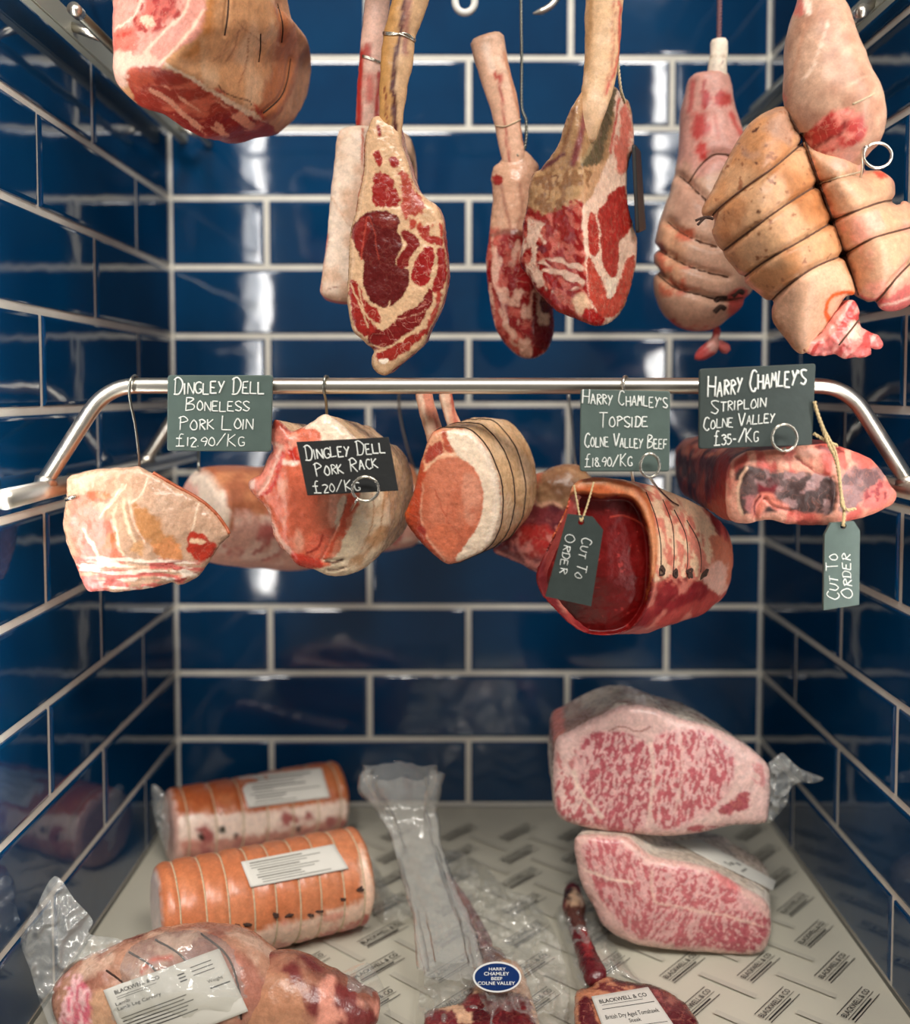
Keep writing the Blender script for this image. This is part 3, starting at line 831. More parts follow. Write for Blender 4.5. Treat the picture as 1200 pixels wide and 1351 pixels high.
# ---- 3 slim rib further back
t = empty('slim_rib', tuple(W(690, 330, 1.07)), 'slim red rib joint hanging by its pale bone further back, behind the broad rib', 'rib')
a = lambda *p: zm(600, 0, 4.444, *p); b = lambda *p: zm(600, 220, 4.444, *p)
outl = a((265, 950), (225, 985), (214, 1050)) + b((222, 110), (215, 300), (192, 450), (185, 600), (200, 760), (230, 910), (285, 1025), (380, 1108), (470, 1115), (548, 1060), (575, 950), (565, 800), (520, 650), (480, 400), (470, 100)) + a((490, 985), (455, 920), (400, 875), (330, 880))
rib3, _ = cut('joint', outl, upright(lambda P: 1.06 + .0007 * np.maximum(0, P[:, 0] - 705)), t, M_WET, (205, 160, 132), [
  ('p', b((180, 420), (300, 400), (420, 430), (600, 560), (600, 1150), (150, 1150)), (186, 84, 72), 10, 4, .8),
  ('n', b((180, 420), (600, 500), (600, 1150), (150, 1150)), (140, 26, 28), 70, -.02, .14, (1, 1)),
  ('n', b((180, 420), (600, 500), (600, 1150), (150, 1150)), (222, 172, 150), 80, .2, .16, (1, .6)),
  ('p', b((450, 760), (480, 740), (560, 800), (590, 1000), (520, 1080), (455, 1000)), (110, 24, 28), 3, 2, .3), ('p', b((480, 745), (500, 760), (545, 850), (548, 930), (490, 910)), (214, 186, 160), 3, 2, 0),
  ('p', b((500, 780), (550, 790), (550, 860), (505, 850)), (90, 20, 26), 2, 1, 0),
  ('l', b((270, 100), (300, 260), (330, 380)), (170, 118, 96), 4, 4, 2), ('l', b((380, 100), (390, 260), (360, 380)), (176, 128, 104), 4, 4, 2), ('p', b((222, 60), (270, 50), (275, 95), (240, 115)), (150, 36, 34), 2, 2, 0),
  ('l', b((215, 400), (300, 380), (400, 400)), (130, 84, 70), 5, 8, 3)], side_base=(150, 60, 50), E=(.004, .05, 0), r=.010, bulge=.012, sp=2.2, disp=.0016, dscale=50, seed=9)
C, R = bones((641, 48, 22, 1.055), (652, 95, 20.5, 1.055), (664, 135, 18.5, 1.055), (670, 168, 17, 1.056), (676, 203, 15, 1.057), (682, 240, 12, 1.06), (686, 270, 7, 1.064))
bone = loft('bone', C, R, t, M_SKIN, (220, 176, 148), [('l', [(657, 100), (664, 150), (670, 200), (674, 250)], (176, 96, 82), 3, 3, 2), ('p', [(652, 95), (662, 100), (660, 106), (653, 104)], (180, 70, 60), 3, 2, 0), ('l', [(640, 60), (648, 90)], (236, 205, 184), 9, 8, 2), ('l', [(665, 70), (685, 150), (690, 190)], (190, 130, 100), 4, 4, 2)], ratio=.6, n=32, sp=.004, disp=.001, blunt=(True, False), cap_r=.12, seed=10)
string('string_tie', [[(651, 165), (665, 167), (680, 161), (688, 156)]], [bone], t, M_STRING, r=.0008)
# its twisted cord
def cord(name, pts, parent, mat, r=.0013, n=2):
    P = crom(pts, .0015, False); parts = []
    T = np.gradient(P, axis=0); T /= np.linalg.norm(T, axis=1)[:, None]
    L = np.r_[0, np.cumsum(np.linalg.norm(np.diff(P, axis=0), axis=1))]
    A = np.cross(T, (0, 1., .01)); A /= np.linalg.norm(A, axis=1)[:, None]; B = np.cross(T, A)
    for k in range(n):
        q = L / .0075 * 2 * math.pi + k * 2 * math.pi / n
        parts.append(tube_vf(P + r * .7 * (np.cos(q)[:, None] * A + np.sin(q)[:, None] * B), r * .8, 6))
    v, f = merge(*parts); return mesh(name, v, f, mat, parent)
cord('hanging_cord', [W(687, -170, 1.075), W(687, 0, 1.075), W(688, 80, 1.075), W(688, 140, 1.07), W(694, 160, 1.065), W(692, 195, 1.062), W(682, 205, 1.05)], t, M_STEEL2)

# ---- 4 broad rib on a long bone
t = empty('broad_rib', tuple(W(770, 320, .95)), 'broad rib on a long pale bone, its corner between membrane and cut side', 'rib')
outl = a((755, 505), (735, 545), (690, 620), (640, 740), (600, 860), (510, 985), (460, 1020), (436, 1080)) + b((430, 190), (405, 300), (398, 420), (380, 560), (425, 640), (490, 740), (600, 850), (700, 890), (780, 922), (850, 936), (930, 900), (985, 830), (1030, 700), (1060, 560), (1070, 430), (1045, 350), (1010, 200)) + a((1010, 990), (1045, 840), (1040, 700), (1022, 600), (985, 565), (950, 520), (900, 490), (820, 480))
def yrib(P):
    x, y = P[:, 0], P[:, 1]; rx = 768 + np.clip((y - 260) / 160, -1, 1) * 8
    d = x - rx
    return .935 + .00065 * np.maximum(0, -d) + .0013 * np.maximum(0, d) + .004 * np.exp(-(d / 8) ** 2)
rib4, _ = cut('joint', outl, upright(soft(yrib, 5)), t, M_WET, (196, 150, 112), [
  ('p', b((400, 260), (530, 270), (640, 230), (750, 250), (770, 560), (800, 800), (870, 940), (700, 950), (380, 640), (360, 420)), (192, 92, 78), 6, 4, .9),
  ('r', b((400, 240), (760, 220), (765, 560), (870, 950), (600, 900), (360, 560)), (146, 24, 22), .13, -.02, .18, 55, 2.2),
  ('n', b((400, 320), (560, 380), (640, 620), (560, 740), (400, 600)), (232, 196, 174), 75, .06, .16, (1, 1)),
  ('r', b((480, 560), (770, 520), (800, 640), (700, 720), (520, 660)), (226, 186, 164), .12, .02, .2, 20, 3),
  ('p', b((480, 480), (520, 460), (545, 490), (510, 510)), (110, 34, 44), 2, 2, 0),
  ('n', b((700, 760), (770, 740), (800, 850), (720, 860)), (226, 184, 150), 60, -.2, .3, (1, 1)),
  # dry brown cap
  ('p', a((500, 990), (740, 985), (820, 1010)) + b((770, 60), (730, 160), (690, 190), (620, 230), (530, 275), (440, 235), (430, 150)), (186, 146, 104), 5, 4, 0),
  ('n', a((500, 990), (820, 1010)) + b((730, 180), (530, 275), (430, 150)), (146, 104, 70), 110, .1, .2, (1, 1)),
  ('l', b((450, 80), (520, 60), (560, 100), (530, 200)), (140, 98, 66), 2, 2, 3), ('l', b((560, 60), (600, 50), (590, 90)), (120, 80, 56), 2, 2, 1),
  # membrane over the ribs
  ('p', a((735, 545), (640, 740), (600, 860), (500, 990), (700, 990), (880, 940), (960, 720), (940, 530), (800, 520)), (168, 128, 90), 4, 3, 0),
  ('l', a((780, 610), (745, 760), (690, 960)), (122, 62, 60), 9, 7, 2), ('l', a((700, 640), (640, 860), (560, 970)), (132, 90, 62), 5, 5, 2),
  ('p', a((905, 540), (945, 530), (940, 620), (905, 740), (880, 840), (860, 950), (730, 975), (790, 870), (850, 700)), (98, 84, 60), 5, 3, 0), ('l', a((870, 620), (830, 800), (740, 950)), (160, 134, 98), 4, 4, 2),
  ('l', a((640, 900), (560, 960), (510, 990)), (100, 52, 56), 4, 4, 2),
  # cut side
  ('p', a((945, 530), (985, 570), (1040, 700), (1050, 840)) + b((1010, 220), (1075, 430), (1060, 600), (930, 910), (860, 935), (800, 830), (765, 560), (745, 270), (790, 190), (850, 60)) + a((905, 900), (930, 700)), (232, 196, 172), 2.5, 1.5, .2),
  ('p', a((1000, 590), (1030, 700), (1030, 830), (1000, 1000), (950, 1000), (940, 900), (960, 740)), (206, 110, 92), 5, 4, .8), ('l', a((960, 580), (940, 700), (915, 900)), (190, 80, 66), 3, 3, 2),
  ('p', b((905, 160), (985, 110), (1000, 130), (1040, 300), (1010, 390), (960, 440), (960, 560), (930, 655), (880, 600), (855, 480), (850, 380), (835, 260), (870, 230)), (166, 46, 38), 1.6, 1.5, .6),
  ('p', b((800, 260), (825, 290), (845, 420), (838, 510), (810, 525), (780, 480), (780, 320)), (172, 52, 42), 1.6, 1.5, .8),
  ('p', b((775, 540), (800, 545), (850, 640), (880, 720), (900, 780), (960, 680), (1000, 560), (1050, 515), (1055, 600), (1020, 740), (960, 850), (890, 890), (830, 850), (790, 760)), (186, 70, 54), 2, 2, 1.),
  ('p', b((880, 660), (955, 655), (935, 740), (905, 775)), (238, 214, 190), 1.5, 1.5, 0),
  ('p', b((760, 830), (840, 860), (880, 905), (850, 935), (780, 920), (740, 900)), (160, 30, 26), 3, 2, .5)],
  side_base=(214, 160, 138), side=[('n', None, (168, 60, 50), 60, .05, .2, (1, 1))], E=(.006, .05, .0), prof=[(0, 1), (1, .85)], r=.006, bulge=.003, sp=1.7, disp=.0013, dscale=60, seed=12)
C, R = bones((815, -190, 25, .95), (806, -90, 24.5, .95), (797, 0, 24.5, .95), (795, 45, 23, .95), (793, 80, 22, .948), (788, 115, 20.5, .946), (783, 140, 18, .944), (778, 165, 14, .945), (774, 190, 9, .95))
bone = loft('bone', C, R, t, M_SKIN, (212, 172, 132), [('l', [(778, -160), (778, 0), (774, 80), (770, 130)], (178, 134, 90), 8, 6, 2), ('l', [(812, -100), (810, 0), (806, 80), (795, 125)], (186, 120, 92), 3, 3, 3), ('l', [(818, 0), (815, 70), (800, 125)], (190, 84, 70), 4, 4, 3), ('n', None, (228, 190, 156), 50, .15, .3, (1, .3))], ratio=.6, n=36, sp=.003, disp=.0009, seed=13)
cord('string_loop', [W(813, 60, .955), W(816, 95, .95), W(819, 120, .955), W(824, 135, .965)], t, M_STRING, r=.0012)
# ---- board pushed in behind it, almost edge on
def plate(name, corners, th, mat, parent, rad=.003):
    """board with rounded corners; corners TL TR BR BL in world"""
    q = [np.array(c, float) for c in corners]; n = np.cross(q[1] - q[0], q[3] - q[0]); n /= np.linalg.norm(n)
    if n[1] > 0: n = -n
    out = []
    for i in range(4):
        p, c, s = q[i - 1], q[i], q[(i + 1) % 4]; d1 = (p - c) / np.linalg.norm(p - c); d2 = (s - c) / np.linalg.norm(s - c)
        for t_ in np.linspace(0, 1, 5): out.append((1 - t_) ** 2 * (c + d1 * rad) + 2 * t_ * (1 - t_) * c + t_ * t_ * (c + d2 * rad))
    O = np.array(out); k = len(O); c = O.mean(0); ins = c + (O - c) * (1 - .0012 / np.linalg.norm(O - c, axis=1).mean())
    V = np.vstack([ins, O - n * .0006, O - n * (th - .0006), ins - n * th]); F = [tuple(range(k))]
    a_ = V[1] - V[0]; b_ = V[2] - V[1]
    for j in range(3):
        for i in range(k): F.append((j * k + i, j * k + (i + 1) % k, (j + 1) * k + (i + 1) % k, (j + 1) * k + i))
    F.append(tuple(range(4 * k - 1, 3 * k - 1, -1)))
    fn = np.cross(V[1] - V[0], V[k // 2] - V[0])
    if fn @ n < 0: F = [f[::-1] for f in F]
    else: F = [F[0]] + [f[::-1] for f in F[1:-1]] + [F[-1]]
    return mesh(name, V, F, mat, parent, smooth=False), n
t = empty('price_board', tuple(W(845, 250, .99)), 'black board seen almost edge on at the right flank of the broad rib', 'sign')
plate('board', [W(838, 190, 1.0), W(845, 199, 1.06), W(852, 303, 1.06), W(843, 307, 1.0)], .004, M_SLATE_DARK, t)

# ---- 5 leg further back
t = empty('tied_lamb_joint', tuple(W(930, 280, 1.12)), 'pale tied leg hanging by its white shank bone further back, a red shred under it', 'meat joint')
a = lambda *p: zm(850, 30, 5.195, *p); b = lambda *p: zm(850, 260, 5.875, *p)
C, R = bones((933, 98, 25, 1.12), (934, 120, 30, 1.12), (934, 150, 35, 1.12), (938, 185, 41, 1.12), (940, 220, 47, 1.118), (938, 255, 53, 1.115), (934, 295, 62, 1.112), (930, 340, 66, 1.11), (927, 385, 62, 1.11), (930, 415, 47, 1.11), (935, 436, 28, 1.11))
gr = [(b((60, 560), (230, 700), (420, 760), (600, 800), (760, 780)), 4.5, .008), (b((90, 400), (260, 500), (440, 570), (650, 620)), 4.5, .008), (b((180, 190), (260, 260), (420, 340), (560, 380)), 4.5, .008), (a((240, 1050), (330, 1130), (430, 1220), (520, 1300)), 4.5, .008), (a((300, 1100), (380, 980), (480, 900), (600, 910)), 4.5, .006), (b((215, 180), (200, 400), (180, 620)), 4.5, .003)]
leg = loft('leg', C, R, t, M_SKIN, (212, 168, 142), [
  ('p', a((250, 380), (620, 380), (680, 800), (600, 1000), (240, 1000)), (214, 156, 142), 8, 4, .3),
  ('p', a((330, 640), (420, 620), (430, 760), (340, 790)), (190, 70, 66), 10, 5, .2), ('p', a((385, 480), (450, 470), (440, 570), (400, 580)), (176, 30, 34), 4, 3, 0), ('p', a((480, 500), (570, 470), (590, 560), (490, 570)), (186, 64, 58), 5, 4, .3),
  ('p', a((370, 840), (430, 830), (420, 930), (380, 930)), (196, 64, 58), 6, 4, 0), ('l', a((600, 620), (660, 760)), (198, 84, 76), 7, 6, 3), ('l', a((330, 400), (310, 600)), (196, 96, 90), 6, 5, 2), ('l', a((410, 400), (390, 560)), (180, 80, 76), 4, 4, 2), ('l', a((460, 580), (520, 830)), (198, 120, 110), 2, 2, 1.5),
  ('p', a((240, 1000), (300, 960), (420, 1220), (380, 1351), (200, 1351)), (196, 150, 128), 10, 4, 0),
  ('p', b((80, 250), (250, 200), (300, 400), (260, 700), (60, 700)), (214, 160, 126), 12, 5, 0), ('n', b((80, 250), (420, 300), (420, 700), (60, 720)), (206, 110, 82), 60, .14, .2, (1, 1)),
  ('p', b((200, 930), (300, 1000), (520, 1020), (640, 1000), (720, 900), (720, 1100), (200, 1100)), (196, 78, 66), 5, 4, .2), ('p', b((640, 900), (660, 780), (720, 700), (820, 760), (700, 960)), (206, 90, 80), 5, 4, .3)], ratio=.8, n=60, sp=.0032, disp=.002, dscale=35, grooves=gr, blunt=(True, False), seed=15)
string('string_tie', [g[0] for g in gr[:5]], [leg], t, M_BROWNSTRING, r=.0008)
C, R = bones((948, 52, 11, 1.11), (948, 70, 11, 1.11), (946, 90, 12, 1.11), (945, 108, 13, 1.112), (943, 130, 12, 1.112))
loft('shank_bone', C, R, t, M_SKIN, (240, 224, 204), [('l', [(935, 75), (960, 74)], (190, 160, 130), 1.5, 2, 1), ('l', [(950, 88), (955, 80)], (150, 110, 90), 1.5, 2, 1)], ratio=.7, n=24, blunt=(True, False), cap_r=.1, disp=.0006, seed=16)
C, R = bones((947, 432, 4, 1.11), (944, 445, 5, 1.11), (938, 458, 9, 1.11), (925, 468, 7, 1.11), (916, 474, 3, 1.11))
loft('shred', C, R, t, M_WET, (206, 84, 82), [('p', [(935, 445), (955, 445), (960, 462), (935, 465)], (232, 170, 156), 5, 3, 0)], n=16, disp=.002, seed=17)
C, R = bones((944, 450, 5, 1.11), (956, 459, 7, 1.11), (963, 462, 4, 1.11)); loft('shred', C, R, t, M_WET, (214, 110, 104), [], n=14, disp=.0015, seed=18)
for px, py in zm(850, 260, 5.875, (585, 795), (580, 870), (720, 745)):
    h = hit(px, py, [leg])
    if h is not None:
        P = crom([h[0] + h[1] * .001 + np.array(d_) for d_ in ((-.006, 0, -.003), (0, -.002, .003), (.006, 0, .001))], .001, False)
        v, f = tube_vf(P, .0028, 8); mesh('string_knot', v, f, M_DARKSTRING, t)
cord('hanging_cord', [W(951, -210, 1.115), W(950, -60, 1.115), W(949, 0, 1.112), (W(948, 56, 1.11))], t, plain('red_cord', (120, 84, 88), .8), r=.0022)

# ---- 6 large tied leg at the right front
t = empty('tied_lamb_joint', tuple(W(1080, 280, .9)), 'large tied leg close at the right, tan rind with dark string and orange stamp', 'meat joint')
a = lambda *p: zm(900, 0, 3.973, *p); b = lambda *p: zm(840, 0, 2.7027, *p)
C, R = bones((1080, -40, 22, .915), (1080, 0, 29, .915), (1081, 25, 38, .912), (1083, 62, 46, .908), (1089, 100, 54, .905), (1095, 127, 58, .903), (1104, 150, 58, .902), (1108, 172, 54, .903), (1104, 192, 44, .907), (1100, 214, 34, .915), (1100, 232, 24, .93))
shank = loft('shank', C, R, t, M_SKIN, (200, 158, 132), [
  ('p', a((620, 760), (660, 690), (740, 620), (800, 570), (880, 570), (955, 640), (940, 740), (800, 800)), (186, 58, 50), 4, 4, .8),
  ('n', a((620, 760), (800, 570), (955, 640), (900, 760)), (228, 150, 132), 90, .1, .2, (1, 1)), ('p', a((640, 750), (760, 770), (930, 760), (900, 900), (680, 900)), (214, 150, 130), 6, 4, 0),
  ('l', a((690, 770), (760, 730), (830, 690)), (140, 50, 44), 5, 4, 3), ('n', None, (172, 124, 100), 32, .08, .4, (1, 1)), ('l', a((640, 130), (600, 300), (560, 450)), (196, 144, 116), 4, 5, 3), ('l', a((760, 120), (700, 300), (640, 420)), (238, 206, 182), 3, 4, 3), ('l', a((820, 480), (960, 400)), (205, 160, 134), 3, 3, 2),
  ('l', a((510, 380), (505, 470), (540, 520)), (206, 110, 92), 4, 4, 2), ('p', a((590, 0), (640, 0), (650, 60), (600, 90), (575, 60)), (198, 110, 96), 4, 3, 0), ('l', a((650, 0), (660, 60)), (240, 210, 190), 10, 4, 1), ('p', a((620, 770), (660, 690), (740, 620), (800, 575), (880, 575), (950, 640), (935, 740), (800, 790)), (176, 50, 44), 4, 5, .9), ('n', a((640, 760), (800, 575), (950, 640), (900, 760)), (222, 132, 116), 110, .12, .2, (1, 1)), ('l', a((690, 770), (760, 730), (830, 690), (860, 620)), (120, 40, 36), 4, 4, 3)], ratio=.8, n=64, sp=.0028, disp=.0016, dscale=34, grooves=[(a((820, 570), (920, 530), (1010, 490)), 3, .002)], seed=20)
C, R = bones((1074, -140, 9, .915), (1075, -60, 9.5, .915), (1076, 6, 10, .915), (1078, 30, 10, .915)); loft('shank_bone', C, R, t, M_SKIN, (228, 186, 164), [], n=24, disp=.0006, blunt=(True, False), seed=21)
ol = a((530, 555), (450, 580), (360, 640), (300, 720), (235, 830), (170, 960), (105, 1080), (105, 1135), (150, 1160), (150, 1215), (185, 1290), (225, 1350)) + b((360, 975), (385, 1010), (470, 1082), (490, 1150), (535, 1215), (590, 1262), (650, 1200), (690, 1140), (740, 1060), (775, 1040), (745, 940), (715, 830), (690, 770), (660, 700), (620, 580), (590, 500), (560, 450), (545, 400))
st = [a((645, 738), (500, 860), (330, 980), (180, 1100), (135, 1180)), a((780, 950), (700, 975), (460, 1130), (220, 1310)), b((715, 780), (600, 850), (460, 930), (375, 992)), b((740, 908), (640, 950), (560, 1002), (500, 1050), (470, 1085))]
lobe, _ = cut('rolled_flank', ol, upright(lambda P: .905 + .00012 * (1100 - P[:, 0])), t, M_SKIN, (190, 132, 88), [
  ('n', None, (170, 108, 64), 26, .05, .5, (1, 1)), ('n', None, (204, 156, 116), 24, .12, .4, (1, 1)), ('n', a((300, 700), (560, 560), (640, 760), (420, 900)), (170, 128, 104), 30, .0, .4, (1, 1)), ('n', None, (150, 96, 64), 190, .42, .1, (1, 1)),
  ('p', b((480, 1080), (560, 1000), (700, 930), (760, 1040), (690, 1140), (590, 1262)), (220, 172, 140), 14, 5, 0), ('n', b((360, 960), (470, 1070), (480, 1130), (380, 1040)), (226, 156, 128), 40, -.1, .3, (1, 1)),
  ('p', a((360, 690), (400, 670), (392, 690), (370, 700)), (76, 40, 30), 1.5, 1, 0), ('p', a((380, 850), (395, 852), (396, 865), (384, 866)), (90, 50, 34), 1.5, 1, 0), ('p', a((475, 955), (488, 955), (488, 970), (476, 970)), (110, 62, 40), 1.5, 1, 0), ('p', a((385, 1105), (410, 1100), (405, 1118), (390, 1118)), (96, 56, 36), 1.5, 1, 0),
  ('l', b((680, 1140), (672, 1100), (690, 1060), (740, 1040), (780, 1048)), (218, 92, 34), 5, 3, 2), ('l', b((735, 1075), (748, 1085), (740, 1100), (728, 1090)), (222, 120, 66), 3, 3, 1), ('l', b((678, 1120), (690, 1150)), (214, 86, 30), 4, 3, 1)],
  side_base=(196, 142, 104), E=(.03, .075, .01), prof=[(0, 1), (.4, .98), (1, .7)], r=.022, bulge=.030, sp=2.2, disp=.0013, dscale=30, grooves=[(s, 4.5, .0045) for s in st], seed=22)
orr = a((640, 745), (730, 770), (940, 770), (960, 880), (1040, 895), (1110, 950), (1120, 1050)) + b((950, 710), (1010, 760), (1040, 860), (1030, 980), (985, 1080), (900, 1112), (840, 1080), (790, 1050), (770, 980), (745, 910), (715, 830), (690, 770), (660, 690), (620, 580), (600, 520))
sr = [b((700, 785), (800, 745), (880, 718), (940, 712)), b((740, 905), (840, 850), (920, 825), (1000, 805)), b((1010, 905), (930, 985), (870, 1060), (815, 1110)), b((650, 655), (740, 625), (810, 610))]
lob2, _ = cut('rolled_shoulder', orr, upright(lambda P: .908 + .0001 * (P[:, 0] - 1100)), t, M_SKIN, (204, 158, 126), [
  ('n', None, (214, 160, 124), 30, .1, .4, (1, 1)), ('n', None, (230, 160, 138), 34, .2, .3, (1, 1)), ('p', a((1000, 895), (1050, 900), (1070, 935), (1030, 935)), (214, 80, 60), 4, 3, 0),
  ('p', b((790, 1050), (860, 1075), (985, 1010), (1010, 1080), (900, 1130), (800, 1110)), (214, 110, 104), 5, 3, .8), ('l', b((830, 1100), (940, 1075), (1000, 1040)), (238, 200, 180), 3, 3, 2), ('l', a((940, 770), (930, 860), (960, 890)), (232, 170, 150), 5, 6, 2), ('l', a((690, 900), (760, 1050), (800, 1160)), (226, 150, 116), 7, 8, 2)],
  side_base=(214, 160, 130), E=(.01, .08, .0), prof=[(0, 1), (1, .75)], r=.022, bulge=.022, sp=2.4, disp=.0014, dscale=30, grooves=[(s, 4.5, .004) for s in sr], seed=23)
oe = b((600, 1255), (585, 1210), (650, 1195), (700, 1130), (760, 1070), (790, 1110), (800, 1160), (840, 1190), (874, 1225), (862, 1238), (830, 1238), (830, 1262), (790, 1276), (730, 1272), (700, 1262), (660, 1268))
end, _ = cut('trimmed_end', oe, upright(.90), t, M_WET, (216, 112, 106), [('r', None, (196, 76, 72), .10, .05, .25, 130, 2.5), ('r', None, (226, 146, 134), .14, .2, .2, 120, 2.5), ('p', b((760, 1150), (800, 1160), (790, 1210), (750, 1200)), (236, 190, 168), 5, 3, 0), ('p', b((600, 1255), (590, 1210), (620, 1220)), (232, 178, 140), 4, 3, 0)],
  side_base=(200, 90, 84), E=(0, .04, .01), prof=[(0, 1), (1, .6)], r=.008, bulge=.006, sp=1.8, disp=.003, dscale=65, seed=24)
allq = [lobe, lob2, shank, end]
string('string_tie', st + sr[:3] + [b((815, 1110), (720, 1230))] + [a((555, 590), (610, 690), (645, 745), (700, 905), (760, 1070), (830, 1270), (860, 1351)) + b((790, 1050))], allq, t, M_BROWNSTRING, r=.0009, off=.0002)
string('string_tie', [a((700, 970), (800, 935), (935, 900)), a((890, 545), (960, 515), (1005, 490))], allq, t, M_STRING, r=.0009)
h = hit(940, 289, [lobe])
P0 = h[0] if h else W(940, 289, .91)
for dx, dz in ((-.017, -.002), (-.015, -.006)):
    v, f = tube_vf(crom([P0 + np.array((0, -.001, 0)), P0 + np.array((dx * .5, -.003, 0.001)), P0 + np.array((dx, -.003, dz))], .001, False), [.0012] * 1, 6) if False else tube_vf(crom([P0 + np.array((0, -.001, 0)), P0 + np.array((dx * .5, -.003, 0.001)), P0 + np.array((dx, -.003, dz))], .001, False), .0014, 6)
    mesh('string_end', v, f, M_DARKSTRING, t)
# skewer with a ring head
def ring_skewer(cx, cy, rx, ry, Y, tail, label, tilt=0., tear=False):
    """flat wire ring and its pin: tail = list of (px, py, Y) the pin runs through"""
    r_ = empty('ring_skewer', tuple(W(cx, cy, Y)), label, 'skewer')
    P = []
    q0 = math.atan2(tail[0][1] - cy, tail[0][0] - cx)
    for q in np.linspace(q0 + .12, q0 + 2 * math.pi, 40):
        k = 1.0
        P.append(W(cx + rx * math.cos(q), cy + ry * math.sin(q), Y + tilt * math.sin(q)))
    for p in tail: P.append(W(*p))
    v, f = tube_vf(crom(P, .0012, False), .0013, 8)
    mesh('wire', v, f, M_WIRE, r_); return r_
ring_skewer(1157.5, 205, 18.5, 16.5, .868, [(1142, 193, .868), (1137, 200, .872), (1137, 225, .885), (1130, 247, .90)], 'steel ring-headed skewer standing out of the large tied leg at the right')

# ---- 7 pork loin joint at the top left
t = empty('pork_joint', tuple(W(270, 60, .92)), 'large pink pork joint with scored tan rind, high in the upper left', 'joint')
a = lambda *p: zm(130, 0, 4.2857, *p)
ol = [(150, -95), (147, -20)] + a((85, 60), (78, 200), (85, 300), (82, 400), (110, 480), (180, 540), (270, 610), (330, 620), (420, 640)) + a((560, 640), (640, 540), (560, 460), (470, 420), (400, 380), (375, 350), (470, 260), (560, 250), (600, 150), (625, 0)) + [(277, -60), (272, -100), (215, -120)]
ol = [(152, -95), (149, -20)] + a((80, 60), (78, 200), (84, 300), (82, 400), (110, 480), (180, 560), (270, 615), (360, 640), (470, 710), (590, 775), (700, 780), (800, 750), (900, 730), (965, 690), (1040, 620), (1100, 500), (1128, 380), (1130, 240), (1100, 130), (1040, 50), (1000, 0)) + [(350, -50), (320, -95), (240, -115)]
def yjo(P):
    x, y = P[:, 0], P[:, 1]
    # the corner between cut face and rind runs down from the top, the underside leans back
    cx = np.interp(y, [-100, 0, 35, 60, 82, 200], [276, 272, 262, 240, 224, 222])
    e = np.maximum(0, x - cx)
    return .89 + .00030 * np.maximum(0, cx - x) + .00045 * e + .0000035 * e ** 2 + .0007 * np.maximum(0, y - np.interp(x, [150, 225, 340, 400], [100, 88, 140, 180]))
